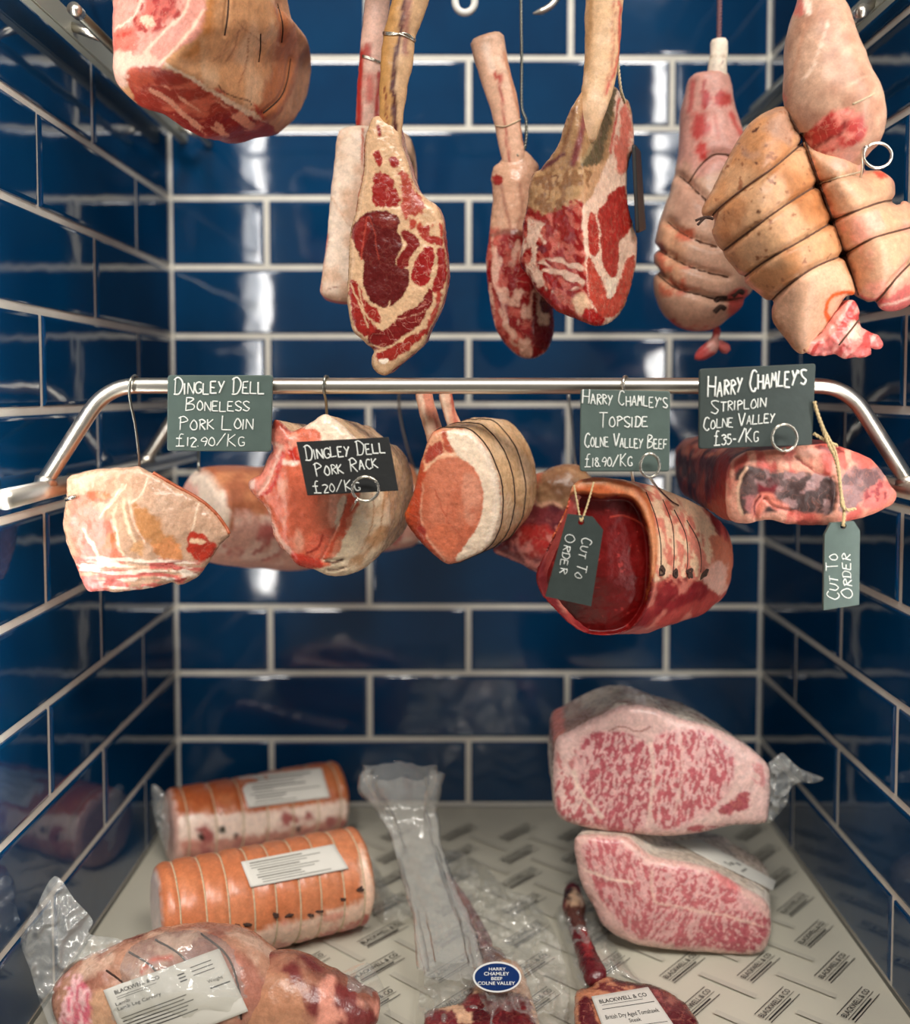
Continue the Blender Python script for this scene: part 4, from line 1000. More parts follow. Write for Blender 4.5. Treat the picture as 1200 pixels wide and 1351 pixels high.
joint, _ = cut('joint', ol, upright(soft(yjo, 12)), t, M_SKIN, (214, 156, 110), [
  # cut face
  ('p', [(140, -130), (276, -130)] + a((610, 0), (600, 150), (540, 230), (470, 270), (390, 330), (350, 380), (200, 420), (110, 500), (60, 400), (60, 60)), (226, 152, 136), 3, 2, .6),
  ('p', [(200, -60), (238, -60)] + a((440, 0), (440, 80), (380, 130), (330, 150), (250, 180), (215, 120), (250, 40)), (206, 96, 82), 5, 4, 1.), ('n', a((210, 0), (450, 0), (450, 120), (260, 200), (200, 130)), (166, 38, 30), 120, .1, .2, (1, 1)), ('p', a((240, 90), (310, 110), (320, 150), (270, 150)), (240, 196, 166), 4, 4, .2),
  ('p', a((80, 180), (200, 160), (220, 250), (160, 310), (90, 320)), (216, 108, 92), 6, 5, .9), ('l', a((90, 170), (200, 90), (240, 0)), (240, 206, 184), 3, 3, 3), ('l', a((260, 300), (370, 180), (470, 90), (520, 0)), (240, 204, 180), 4, 3, 3), ('l', a((330, 370), (420, 290), (520, 180), (590, 60)), (242, 208, 182), 4, 3, 3),
  ('p', a((90, 330), (180, 340), (190, 360), (100, 350)), (204, 92, 76), 3, 3, .3), ('n', a((90, 200), (280, 200), (280, 300), (130, 320)), (186, 60, 46), 140, .2, .2, (1, 1)), ('p', a((80, 300), (200, 300), (320, 310), (330, 360), (190, 380), (170, 480), (100, 480)), (236, 190, 168), 6, 4, .2),
  # lean underside
  ('p', a((170, 470), (190, 400), (240, 370), (330, 375), (440, 420), (540, 460), (640, 530), (760, 600), (860, 650), (965, 690), (960, 780), (760, 860), (520, 840), (340, 700), (230, 620)), (164, 52, 34), 3, 3, .5),
  ('n', a((170, 470), (240, 370), (540, 440), (960, 690), (560, 780)), (204, 96, 70), 75, .1, .2, (.5, 1.6)), ('n', a((340, 640), (700, 640), (900, 700), (700, 800), (500, 760)), (146, 28, 22), 60, -.1, .3, (1, 1)), ('r', a((260, 480), (640, 560), (900, 700), (560, 780)), (226, 150, 120), .16, .3, .15, 35, 5),
  ('p', a((180, 420), (230, 380), (300, 400), (300, 470), (190, 480)), (196, 84, 56), 6, 5, .4),
  # pale fat edge over the lean, tan bands on the rind
  ('p', a((375, 350), (470, 410), (560, 450), (700, 540), (860, 620), (960, 690), (880, 670), (740, 590), (640, 530), (520, 450), (400, 390)), (240, 208, 178), 3, 2, 0),
  ('p', a((480, 310), (560, 240), (620, 0)) + [(285, -60), (300, -60)] + a((660, 0), (640, 180), (580, 280), (520, 330)), (206, 132, 70), 14, 4, 0),
  ('p', a((1000, 0), (1060, 60), (1120, 180), (1130, 400), (1060, 600), (960, 690), (880, 600), (960, 430), (1010, 200)), (196, 122, 78), 8, 4, 0), ('n', a((620, 0), (900, 0), (1000, 200), (900, 600), (600, 480)), (226, 180, 140), 24, .0, .4, (1, 1)),
  ('l', a((680, 480), (720, 530), (850, 570), (860, 600)), (110, 60, 40), 1.4, 1.5, 2), ('l', a((790, 170), (770, 260), (720, 350)), (176, 116, 78), 1.6, 1.5, 1.5), ('l', a((850, 220), (840, 330), (790, 480)), (178, 116, 78), 1.6, 1.5, 1.5), ('l', a((730, 230), (700, 300), (640, 350)), (180, 120, 84), 1.4, 1.5, 1.5), ('l', a((760, 110), (860, 190), (940, 250)), (182, 122, 86), 1.2, 1.5, 1.5), ('p', a((880, 590), (920, 620), (950, 680), (900, 650)), (186, 70, 46), 4, 3, 0)],
  side_base=(208, 150, 108), side=[('p', a((170, 480), (640, 540), (960, 695), (960, 800), (700, 860), (300, 720)), (156, 46, 36), 4, 3, .4)], E=(.02, .10, .005), prof=[(0, 1), (.5, .95), (1, .7)], r=.014, bulge=.016, sp=2.2, disp=.0014, dscale=40, grooves=[(a((735, 0), (720, 120), (712, 200)), 3, .0022), (a((1020, 20), (1040, 140), (1030, 240)), 4, .0025), (a((1085, 330), (1060, 470), (1020, 560), (930, 640)), 3, .0022), (a((915, 190), (915, 270), (905, 350)), 3, .001)], seed=26)
string('string_tie', [a((735, 0), (728, 100), (712, 200)), a((1010, 20), (1040, 140), (1035, 240)), a((1085, 330), (1062, 470), (1020, 560), (930, 640)), a((915, 190), (915, 270), (905, 350))], [joint], t, M_DARKSTRING, r=.0009, off=-.0002)
# ---- loose hooks on the rods at the top middle
def s_hook(pts, label, r=.0022, mat=None, name='meat_hook'):
    P = crom([np.array(p) for p in pts], .002, False); rad = np.full(len(P), r); rad[-6:] = np.linspace(r, r * .25, 6)
    e = empty(name, tuple(P[len(P) // 2]), label, 'hook'); v, f = tube_vf(P, rad, 10); mesh('wire', v, f, mat or M_STEEL, e); return e
M_WHITE = plain('white_plastic', (226, 226, 220), .35)
e = empty('hook_ring', tuple(W(613, 2, 1.12)), 'white plastic ring hanging at the top edge, right of the dark rib steak', 'ring')
P = [W(613 + 13 * math.cos(q), 2 + 15 * math.sin(q), 1.12) for q in np.linspace(0, 2 * math.pi, 28)[:-1]]
v, f = tube_vf(np.array(P), .0042, 12, closed=True); mesh('ring', v, f, M_WHITE, e)
v, f = tube_vf([W(613, -12, 1.12), W(613, -180, 1.117)], .002, 8); mesh('shank', v, f, M_WHITE, e)
s_hook([W(738, -180, 1.12), W(738, -40, 1.12), W(736, -8, 1.12), W(728, 6, 1.12), W(716, 14, 1.12), W(703, 18, 1.12)], 'bare steel hook tip curling in at the top, left of the broad rib bone', r=.0038, mat=M_STEEL)
# ================================================================== the middle row, hanging from the bent rails
# ---- pork loin with hook, far left
t = empty('pork_loin', tuple(W(190, 690, .93)), 'pale pork loin at the far left end of the rail, thin brown rind on top', 'joint')
a = lambda *p: zm(70, 590, 4.8, *p)
ol = a((95, 195), (170, 165), (250, 142), (400, 130), (505, 122), (548, 118), (640, 168), (760, 238), (920, 328), (1020, 410), (1085, 495), (1118, 555), (1085, 590), (1040, 640), (1000, 705), (940, 790), (880, 840), (800, 868), (750, 850), (640, 884), (500, 905), (400, 915), (300, 908), (228, 915), (185, 862), (140, 750), (95, 640), (68, 500), (75, 400), (90, 280))
loin, lr = cut('loin', ol, upright(lambda P: .915 + .00012 * np.maximum(0, P[:, 0] - 200)), t, M_WET, (200, 160, 132), [
  ('n', a((90, 200), (545, 125), (1100, 540), (820, 560), (560, 380), (120, 300)), (212, 176, 150), 30, .1, .4, (1, 1)),
  ('p', a((160, 330), (200, 290), (300, 265), (350, 300), (360, 340), (240, 345), (190, 370), (160, 370)), (214, 108, 78), 5, 4, .3), ('p', a((270, 275), (340, 290), (365, 320), (290, 320)), (208, 132, 96), 4, 3, 0),
  ('p', a((110, 370), (200, 350), (330, 420), (400, 560), (440, 700), (420, 760), (180, 760), (110, 600), (90, 480)), (218, 126, 106), 12, 5, .6),
  ('p', a((190, 560), (240, 580), (280, 660), (270, 720), (190, 640)), (222, 100, 82), 7, 5, .2), ('p', a((290, 640), (430, 620), (440, 740), (300, 720)), (214, 124, 96), 7, 5, .3), ('p', a((330, 560), (390, 550), (400, 620), (320, 640)), (196, 120, 80), 6, 5, 0),
  ('p', a((500, 380), (580, 380), (660, 440), (700, 540), (800, 600), (810, 720), (700, 700), (640, 640), (560, 560), (520, 480)), (190, 132, 84), 8, 5, 0), ('p', a((620, 620), (740, 580), (810, 620), (800, 720), (680, 690)), (212, 140, 90), 7, 5, .2), ('p', a((510, 610), (570, 600), (560, 680), (500, 660)), (206, 154, 108), 7, 4, 0),
  ('l', a((400, 360), (380, 460), (430, 640), (470, 740)), (240, 212, 180), 3, 4, 3), ('l', a((450, 330), (460, 450), (520, 600)), (240, 210, 176), 4, 4, 3), ('l', a((200, 520), (260, 640), (300, 720)), (242, 212, 190), 3, 3, 3), ('l', a((350, 380), (400, 320), (460, 240)), (243, 214, 186), 2, 2, 2), ('l', a((300, 440), (360, 360), (440, 240)), (243, 214, 186), 1.6, 2, 2), ('l', a((500, 350), (560, 300), (600, 190)), (244, 216, 190), 1.8, 2, 1), ('l', a((880, 530), (910, 400), (925, 350)), (244, 216, 186), 1.8, 2, 1),
  ('p', a((850, 545), (930, 545), (1000, 600), (1035, 620), (1010, 680), (940, 735), (880, 700), (855, 650), (860, 610)), (182, 54, 36), 3, 3, .5), ('p', a((870, 580), (960, 590), (960, 610), (880, 605)), (236, 196, 160), 3, 2, 0),
  ('r', a((130, 720), (440, 700), (800, 720), (960, 740), (880, 860), (500, 910), (230, 920)), (216, 110, 100), .2, .02, .2, 4, 5), ('r', a((130, 720), (440, 700), (800, 720), (960, 740), (880, 860), (500, 910), (230, 920)), (246, 224, 204), .22, .12, .2, 2, 6), ('r', a((700, 740), (960, 730), (900, 850), (740, 840)), (150, 50, 44), .3, .25, .15, -15, 6),
  ('p', a((180, 830), (320, 860), (300, 915), (220, 920)), (228, 124, 116), 8, 4, .3)],
  side_base=(190, 110, 74), side=[('n', None, (206, 130, 90), 50, .1, .4, (1, 1))], E=(-.03, .11, -.025), prof=[(0, 1), (.12, .99), (1, .72)], r=.006, bulge=.010, sp=1.9, disp=.0018, dscale=48,
  grooves=[(a((200, 740), (440, 740), (760, 770)), 2.5, .0012), (a((220, 800), (480, 810), (860, 800)), 2.5, .0012), (a((240, 860), (520, 850), (740, 830)), 2.5, .001), (a((470, 340), (500, 480), (560, 600)), 3, .0012), (a((360, 470), (400, 600)), 3, .0012)], seed=30)
string('rind_edge', [a((545, 120), (640, 170), (760, 240), (920, 330), (1018, 412), (1085, 498), (1112, 550))], [loin], t, plain('rind', (178, 92, 56), .4, var=.2), r=.0021, off=.0003)
ring_h = [W(190, 612, .935), W(183, 570, .94), W(174, 530, .932), W(170, 512, .922), W(173, 500, .922), W(179, 496.5, .931), W(185, 502, .941), (W(189, 512, .944))]
s_hook([W(184, 618, .940), W(183, 600, .936), W(178, 560, .928), W(171, 525, .9205), W(171.5, 504, .9195), W(175.5, 496.5, .925), W(180.5, 497, .937), W(186, 509, .943), W(190, 518, .944)], 'thin steel hook over the rail holding the far left loin', r=.0013, mat=M_STEEL2)
e = empty('ring_skewer', tuple(W(92, 657, .905)), 'short steel pin stuck in the left edge of the far left loin', 'skewer')
v, f = tube_vf([W(101, 655, .905), W(94, 657, .903), W(87, 659, .905)], .0022, 8); mesh('pin', v, f, M_WIRE, e)

# ---- long loin behind, running left to right
t = empty('long_loin', tuple(W(380, 680, 1.18)), 'long brown-rinded loin lying blurred behind the racks, white fat ring on its left end', 'joint')
a = lambda *p: zm(190, 590, 5.714, *p)
C = [W(258, 676, 1.10), W(300, 679, 1.13), W(350, 683, 1.17), W(400, 684, 1.20), W(470, 672, 1.235), (W(545, 664, 1.265))]
R = np.array([60, 66, 67, 67, 62, 56]) * np.array([1.10, 1.13, 1.17, 1.2, 1.235, 1.265]) / FPX
roll, = [loft('loin', C, R, t, M_SKIN, (214, 160, 142), [
  ('p', a((480, 120), (1200, 180), (2000, 200), (2000, 450), (1150, 500), (1000, 520), (640, 460), (560, 330)), (164, 96, 66), 7, 4, 0), ('n', a((560, 200), (1000, 250), (1000, 500), (640, 470)), (196, 128, 88), 40, .1, .3, (1, 1)),
  ('n', a((560, 470), (2000, 500), (2000, 900), (560, 800)), (190, 104, 96), 55, .08, .25, (1, 1)), ('n', a((560, 470), (2000, 500), (2000, 900), (560, 800)), (232, 194, 176), 60, .2, .2, (1, 1)),
  ('p', [(505, 600), (560, 600), (560, 640), (505, 636)], (190, 122, 84), 5, 3, 0), ('p', [(508, 640), (545, 644), (545, 690), (508, 680)], (236, 200, 182), 5, 3, 0), ('p', [(512, 660), (530, 660), (536, 690), (515, 695)], (186, 70, 70), 5, 4, 0),
  ('p', a((150, 200), (240, 150), (370, 150), (480, 190), (560, 270), (610, 350), (640, 480), (620, 640), (480, 800), (100, 800), (60, 400)), (240, 218, 198), 4, 2, 0),
  ('p', a((200, 300), (260, 240), (330, 245), (385, 290), (400, 360), (420, 600), (200, 600)), (224, 166, 152), 8, 3, .2), ('l', a((620, 330), (655, 470), (650, 620)), (196, 120, 84), 4, 3, 2)], ratio=1., n=72, sp=.005, disp=.0016, dscale=30, blunt=(True, True), cap_r=.18, seed=33)]
s_hook([W(262, 622, 1.105), W(262, 600, 1.118), W(262, 540, 1.222), W(261, 514, 1.222), W(262, 504, 1.228), W(265, 503, 1.241), W(268, 510, 1.248)], 'long steel hook from the rear rail to the blurred loin, hidden by the left board', r=.0016, mat=M_STEEL2)
s_hook([W(546, 618, 1.255), W(537, 590, 1.25), W(528, 550, 1.242), W(526, 520, 1.225), W(527, 507, 1.224), W(530, 504, 1.236), W(533, 510, 1.247)], 'thin blurred hook dropping from the rear rail behind the dark rack board', r=.0016, mat=M_STEEL2)

# ---- pork rack with the dark board
t = empty('pork_rack', tuple(W(420, 660, .94)), 'orange-pink pork rack behind the black tilted board, ragged bone ends at its upper left', 'rack')
a = lambda *p: zm(310, 530, 5.4545, *p)
ol = a((268, 178), (290, 130), (340, 160), (400, 212), (470, 190), (560, 140), (660, 92), (760, 160), (870, 262), (960, 290), (1040, 400), (1095, 560), (1112, 750), (1112, 900), (1080, 1000), (1030, 1105), (940, 1190), (830, 1240), (700, 1256), (560, 1210), (450, 1172), (390, 1110), (300, 1010), (262, 900), (235, 785), (150, 685), (100, 615), (110, 565), (190, 510), (235, 400), (275, 345), (262, 270))
def yr1(P):
    x, y = P[:, 0], P[:, 1]
    ex = np.interp(y, [555, 600, 660, 690, 720, 745], [470, 482, 470, 455, 436, 424]); q = np.maximum(0, x - ex)
    return .925 + .00012 * q + .000006 * q ** 2 + .00025 * np.maximum(0, 380 - x)
rack1, _ = cut('rack', ol, upright(soft(yr1, 7)), t, M_WET, (226, 132, 100), [
  ('n', None, (212, 104, 74), 34, .05, .4, (1, .5)), ('n', None, (236, 160, 132), 60, .2, .3, (1, .4)),
  ('p', a((262, 170), (300, 130), (400, 215), (330, 240)), (150, 56, 42), 4, 3, 0),
  ('p', a((270, 230), (360, 200), (430, 300), (330, 420), (250, 540), (180, 640), (100, 620), (110, 560), (200, 500)), (226, 132, 112), 5, 4, .4),
  ('p', a((370, 290), (420, 260), (460, 420), (420, 450), (370, 380)), (196, 50, 34), 5, 4, .2), ('p', a((300, 400), (360, 380), (320, 500), (260, 640), (160, 690), (220, 620), (290, 520)), (196, 56, 42), 5, 4, .2), ('l', a((280, 290), (330, 330), (300, 420), (220, 580), (170, 670)), (240, 190, 170), 4, 5, 3), ('l', a((350, 440), (400, 450), (440, 440)), (240, 204, 184), 6, 5, 3), ('p', a((400, 220), (460, 230), (450, 300), (370, 350)), (230, 150, 126), 4, 3, .2),
  ('p', a((470, 185), (560, 180), (640, 270), (470, 290)), (222, 116, 88), 5, 4, .6), ('p', a((110, 560), (150, 570), (140, 630), (105, 620)), (240, 200, 184), 5, 3, 0),
  # fat and rind on the right
  ('p', a((480, 180), (560, 130), (660, 85), (880, 260), (640, 290), (590, 210)), (240, 214, 188), 3, 2, 0),
  ('p', a((870, 260), (1060, 300), (1130, 700), (1120, 1000), (980, 1200), (700, 1270), (560, 1215), (700, 1170), (620, 1140), (720, 1110), (790, 960), (870, 800), (900, 690), (900, 500)), (248, 222, 188), 3, 2, 0), ('n', a((870, 260), (1060, 300), (1130, 700), (1120, 1000), (980, 1200), (700, 1270), (620, 1140), (790, 960), (900, 690)), (216, 168, 124), 40, .1, .4, (.6, 1)),
  ('p', a((800, 680), (890, 690), (880, 760), (800, 860), (780, 960), (730, 1000), (700, 1080), (640, 1130), (720, 960), (770, 800)), (210, 88, 58), 3, 3, .3), ('p', a((760, 690), (800, 680), (780, 800), (690, 980), (635, 1135), (620, 1130), (700, 920)), (242, 206, 178), 2, 2, 0),
  ('p', a((395, 1110), (480, 1098), (560, 1120), (640, 1140), (600, 1200), (460, 1180)), (206, 62, 44), 4, 3, .2), ('p', a((560, 960), (680, 900), (720, 900), (640, 1120), (540, 1110), (520, 1080)), (216, 102, 76), 4, 4, .5), ('l', a((630, 960), (600, 1040), (520, 1090)), (156, 50, 36), 3, 3, 2), ('l', a((240, 780), (280, 920), (390, 1090)), (242, 190, 168), 5, 4, 3),
  ('l', a((655, 1150), (720, 1158), (775, 1142)), (84, 48, 36), 3, 2, 1), ('l', a((670, 1215), (730, 1212), (785, 1195)), (90, 56, 42), 2.5, 2, 1),
  ('l', a((1080, 640), (1060, 820), (1040, 950), (960, 1060)), (186, 136, 92), 1.6, 2, 2), ('l', a((980, 640), (1000, 800), (960, 960), (900, 1060)), (200, 150, 108), 1.6, 2, 2)],
  side_base=(224, 184, 142), E=(.035, .10, 0), prof=[(0, 1), (1, .8)], r=.009, bulge=.010, sp=1.9, disp=.0016, dscale=50,
  grooves=[(a((800, 690), (770, 800), (700, 960), (620, 1140)), 2, .0015), (a((640, 1145), (780, 1140)), 2.5, .002), (a((660, 1214), (790, 1195)), 2, .0015), (a((290, 420), (240, 560), (170, 660)), 2.5, .002), (a((375, 300), (420, 440)), 3, .0015)], seed=35)
s_hook([W(431, 549, .945), W(430, 530, .934), W(427, 515, .9215), W(428, 499, .921), W(430.5, 496.5, .930), W(433, 499, .940), W(434.5, 510, .942)], 'small steel hook over the rail holding the rack with the black board', r=.0014, mat=M_STEEL2)

# ---- tied pork rack with two bones
t = empty('tied_pork_rack', tuple(W(620, 650, .98)), 'round pink tied pork rack on two short bones at the middle of the rail', 'rack')
a = lambda *p: zm(500, 510, 5.4045, *p)
ol = a((345, 395), (380, 330), (440, 300), (500, 300), (570, 300), (640, 318), (720, 395), (790, 500), (840, 630), (866, 770), (862, 920), (828, 1060), (745, 1170), (640, 1222), (540, 1258), (470, 1258), (380, 1190), (280, 1090), (205, 990), (184, 915), (215, 840), (260, 700), (290, 570), (325, 460))
rack2, rr = cut('rack', ol, upright(lambda P: .955 + .0002 * np.maximum(0, P[:, 0] - 640) + .0003 * np.maximum(0, 560 - P[:, 0])), t, M_WET, (206, 118, 88), [
  ('p', a((290, 570), (340, 560), (310, 700), (300, 960), (360, 1100), (470, 1250), (280, 1090), (180, 920), (220, 820), (260, 680)), (188, 74, 46), 4, 3, .6), ('n', a((190, 860), (300, 850), (310, 1000), (220, 1000)), (214, 90, 40), 60, 0, .3, (1, 1)), ('l', a((310, 700), (305, 960), (380, 1130), (470, 1240)), (228, 160, 130), 3, 3, 2), ('p', a((280, 1000), (330, 1010), (340, 1060), (290, 1040)), (166, 56, 46), 3, 2, .2),
  ('p', a((350, 380), (500, 290), (540, 460), (620, 500), (520, 520), (400, 540), (330, 600), (320, 500)), (226, 164, 128), 4, 3, 0), ('p', a((350, 440), (400, 400), (445, 400), (460, 450), (440, 500), (390, 540), (340, 560), (330, 500)), (170, 70, 54), 3, 3, .6), ('p', a((440, 330), (490, 320), (530, 460), (480, 470), (460, 400)), (186, 86, 60), 4, 3, .3), ('l', a((320, 600), (380, 545), (430, 500), (540, 480), (600, 510)), (236, 186, 150), 3, 3, 2),
  ('p', a((330, 620), (400, 545), (480, 510), (600, 515), (660, 550), (710, 640), (730, 760), (725, 900), (690, 1010), (640, 1080), (600, 1150), (550, 1225), (480, 1230), (400, 1130), (330, 1010), (310, 940), (315, 740)), (206, 122, 92), 2.5, 2, .35),
  ('n', a((330, 620), (480, 510), (660, 550), (730, 760), (690, 1010), (550, 1225), (400, 1130), (310, 900)), (196, 104, 74), 26, .05, .4, (1, .6)), ('n', a((600, 620), (720, 700), (720, 960), (620, 960)), (218, 146, 118), 40, .0, .5, (1, 1)), ('l', a((400, 740), (450, 870), (480, 920)), (184, 88, 62), 1.6, 2, 2), ('l', a((480, 960), (560, 1040), (600, 1090)), (186, 92, 66), 1.6, 2, 1.5), ('l', a((490, 830), (485, 960)), (186, 94, 68), 1.4, 2, 2), ('p', a((370, 1050), (470, 980), (560, 1090), (520, 1200), (440, 1170)), (214, 116, 82), 6, 4, .3),
  ('p', a((490, 310), (640, 316), (720, 395), (790, 500), (845, 640), (870, 770), (866, 920), (830, 1065), (745, 1175), (640, 1226), (550, 1235), (600, 1150), (650, 1075), (700, 1000), (738, 880), (738, 740), (700, 620), (640, 545), (560, 490), (510, 400)), (240, 216, 190), 2.5, 1.5, 0), ('l', a((640, 330), (760, 480), (830, 700), (830, 900), (770, 1100)), (246, 226, 204), 6, 8, 1)],
  side_base=(222, 182, 138), side=[('n', None, (206, 158, 112), 22, .1, .4, (1, 1)), ('n', None, (232, 196, 158), 26, .1, .4, (1, 1))], E=(.052, .085, .014), prof=[(0, 1), (.1, 1.01), (.6, 1.01), (1, .88)], r=.005, bulge=.006, sp=1.8, disp=.0010, seed=37, back=.7)
n_ = len(rr)
ring_string('string_tie', [rr[i] for i in (1, int(n_ * .28), int(n_ * .52))], t, M_DARKSTRING, r=.0010, off=1.002)
for k, pts in enumerate(([(559, 506, 10.5, .972), (559, 521, 10.5, .972), (565, 545, 11, .97), (571, 565, 12, .968), (576, 588, 12, .967)], [(588, 506, 8.5, .99), (588, 522, 8.5, .99), (593, 545, 8.5, .99), (599, 560, 9, .99), (604, 580, 9, .99)])):
    C, R = bones(*pts)
    loft('bone', C, R, t, M_SKIN, (226, 180, 152), [('l', [(pts[1][0] + 7, 520), (pts[2][0] + 6, 545), (pts[3][0] + 5, 565)], (186, 96, 76), 6, 5, 3), ('n', None, (206, 130, 104), 90, .15, .3, (1, .4)), ('l', [(pts[1][0] - 5, 520), (pts[3][0] - 6, 570)], (242, 212, 186), 4, 5, 2)], ratio=.7, n=24, sp=.003, disp=.0012, seed=38 + k)

# ---- dark beef joint behind
t = empty('beef_joint', tuple(W(720, 680, 1.1)), 'dark red beef joint with a brown cap, behind and left of the hollow red roast', 'joint')
a = lambda *p: zm(640, 540, 5.63, *p)
ol = a((60, 1050), (130, 980), (300, 760), (350, 600), (340, 505), (450, 450), (560, 412), (690, 420), (780, 500), (900, 600), (950, 900), (760, 1180), (560, 1230), (390, 1215), (280, 1150), (190, 1115))
beef, _ = cut('joint', ol, upright(1.07), t, M_WET, (128, 52, 56), [
  ('n', None, (96, 34, 44), 40, .05, .3, (1, 1)), ('p', a((240, 900), (330, 860), (480, 880), (520, 1000), (420, 1100), (300, 1080), (220, 1000)), (176, 46, 42), 8, 5, .5), ('n', a((200, 850), (520, 850), (500, 1150), (250, 1130)), (220, 130, 120), 90, .2, .2, (1, 1)), ('n', a((60, 900), (400, 700), (560, 900), (400, 1200)), (186, 120, 118), 60, .24, .2, (1, .5)),
  ('p', a((330, 500), (560, 400), (700, 420), (900, 600), (600, 720), (540, 720), (470, 690), (390, 720), (350, 640)), (166, 126, 92), 5, 4, 0), ('n', a((340, 500), (560, 400), (800, 500), (560, 700), (400, 700)), (136, 96, 68), 50, .05, .3, (1, 1)), ('l', a((350, 600), (390, 710), (480, 690), (560, 720)), (222, 170, 140), 4, 4, 2), ('p', a((330, 500), (420, 470), (390, 570), (350, 590)), (176, 96, 70), 6, 4, 0), ('l', a((230, 960), (260, 1060), (340, 1130)), (216, 140, 130), 2.5, 4, 2), ('l', a((390, 1215), (260, 1140), (80, 1050)), (206, 130, 120), 3, 3, 2)],
  side_base=(130, 60, 54), E=(.01, .08, 0), prof=[(0, 1), (1, .8)], r=.014, bulge=.014, sp=2.6, disp=.0022, dscale=40, seed=41)
s_hook([W(762, 628, 1.105), W(757, 600, 1.13), W(754, 560, 1.19), W(750, 525, 1.2255), W(750, 508, 1.2245), W(752, 504, 1.235), W(755, 510, 1.247)], 'pale thin hook from the rear rail just left of the topside board', r=.0017, mat=M_STEEL)

# ---- topside with its hollow red face
t = empty('topside_joint', tuple(W(830, 720, .92)), 'deep red beef topside with glossy hollow face, orange fat rim and stitched cream fat', 'joint')
a = lambda *p: zm(640, 590, 3.636, *p)
ol = a((246, 600), (300, 480), (350, 370), (388, 285), (412, 205), (440, 165), (500, 148), (560, 144), (640, 158), (700, 176), (755, 212), (790, 290), (812, 390), (822, 500), (806, 620), (790, 720), (735, 840), (668, 884), (575, 902), (480, 890), (400, 842), (320, 762), (262, 690))
face = a((415, 235), (470, 225), (540, 238), (640, 237), (700, 252), (745, 310), (775, 400), (790, 500), (788, 610), (770, 740), (720, 830), (660, 878), (570, 895), (480, 884), (405, 836), (325, 755), (268, 680), (256, 600), (300, 500), (360, 380), (400, 300))
wide = face[:10] + a((800, 620), (800, 740), (745, 850), (670, 900), (570, 920), (470, 905), (390, 855), (305, 770), (245, 690), (236, 600), (300, 470)) + face[-2:]
top, tr = cut('joint', ol, upright(lambda P: .885 + .00018 * np.maximum(0, P[:, 0] - 800) + .00025 * np.maximum(0, P[:, 1] - 760)), t, M_DEEP, (190, 96, 52), [
  ('n', None, (222, 150, 108), 40, .1, .3, (1, 1)), ('l', a((440, 180), (560, 170), (680, 205), (740, 250), (790, 350), (805, 480), (800, 600)), (214, 140, 96), 7, 6, 2), ('l', a((250, 600), (310, 480), (370, 350), (412, 240)), (206, 84, 36), 7, 4, 2),
  ('p', wide, (106, 6, 6), 2, 2, 0), ('n', face, (108, 8, 7), 22, .05, .5, (1, 1)), ('n', face, (62, 3, 5), 30, .2, .4, (1, 1)), ('l', a((600, 335), (660, 328), (740, 360), (780, 420)), (178, 60, 44), 2, 2, 1), ('n', face, (150, 40, 36), 160, .5, .1, (1, 1)), ('l', a((268, 690), (330, 770), (410, 846), (490, 890), (580, 900)), (150, 26, 20), 5, 4, 2)],
  side_base=(176, 70, 62), side=[
  ('n', None, (140, 36, 38), 40, .05, .3, (1, 1)), ('n', None, (206, 120, 104), 60, .22, .2, (1, .5)),
  ('p', a((300, 90), (700, 90), (1000, 250), (1120, 440), (1110, 600), (1060, 640), (900, 620), (780, 640), (760, 400)), (232, 192, 158), 4, 2, 0), ('n', a((700, 150), (900, 240), (1090, 480), (1080, 620), (780, 620)), (206, 112, 92), 110, .12, .2, (1, 1)), ('r', a((740, 200), (900, 260), (1070, 480), (1050, 620), (800, 610)), (216, 130, 110), .22, .12, .2, 80, 4),
  ('p', a((1070, 420), (1180, 460), (1180, 620), (1130, 700), (1050, 640), (1090, 520)), (204, 116, 88), 5, 4, .4), ('p', a((1080, 560), (1160, 570), (1140, 700), (1060, 660)), (232, 176, 156), 5, 4, 0)],
  E=(.138, .135, -.030), prof=[(0, 1), (.25, 1.0), (.7, .82), (1, .55)], r=.006, bulge=.004, sp=1.8, disp=.0012, dscale=45, relief=[(face, .020, 9)], seed=43, back=.75)
string('string_tie', [a((770, 215), (815, 330), (840, 460), (842, 590)), a((850, 250), (895, 370), (905, 500), (900, 600)), a((905, 300), (960, 420), (970, 540), (962, 600)), a((965, 350), (1020, 450), (1035, 540), (1032, 600))], [top], t, M_DARKSTRING, r=.0007, off=-.0001)
for px, py in a((842, 590), (905, 610), (965, 605), (1038, 612)):
    h = hit(px, py, [top])
    if h is not None:
        rs = random.Random(int(px)); P = [h[0] + h[1] * .001 + np.array((rs.uniform(-.005, .005), rs.uniform(-.001, .001), rs.uniform(-.006, .006))) for _ in range(6)]
        v, f = tube_vf(crom(P, .001, False), .0013, 6); mesh('string_knot', v, f, M_DARKSTRING, t)
P = drape(a((752, 168), (800, 200), (850, 238), (905, 280)), [top], .001)
s_hook([W(836, 641, .935), W(833, 620, .93), W(828, 560, .9265), W(823, 520, .9205), W(822, 502, .9205), W(824, 497, .928), W(827, 499, .939), W(828, 508, .942)], 'steel hook over the rail behind the topside board', r=.0016, mat=M_STEEL)

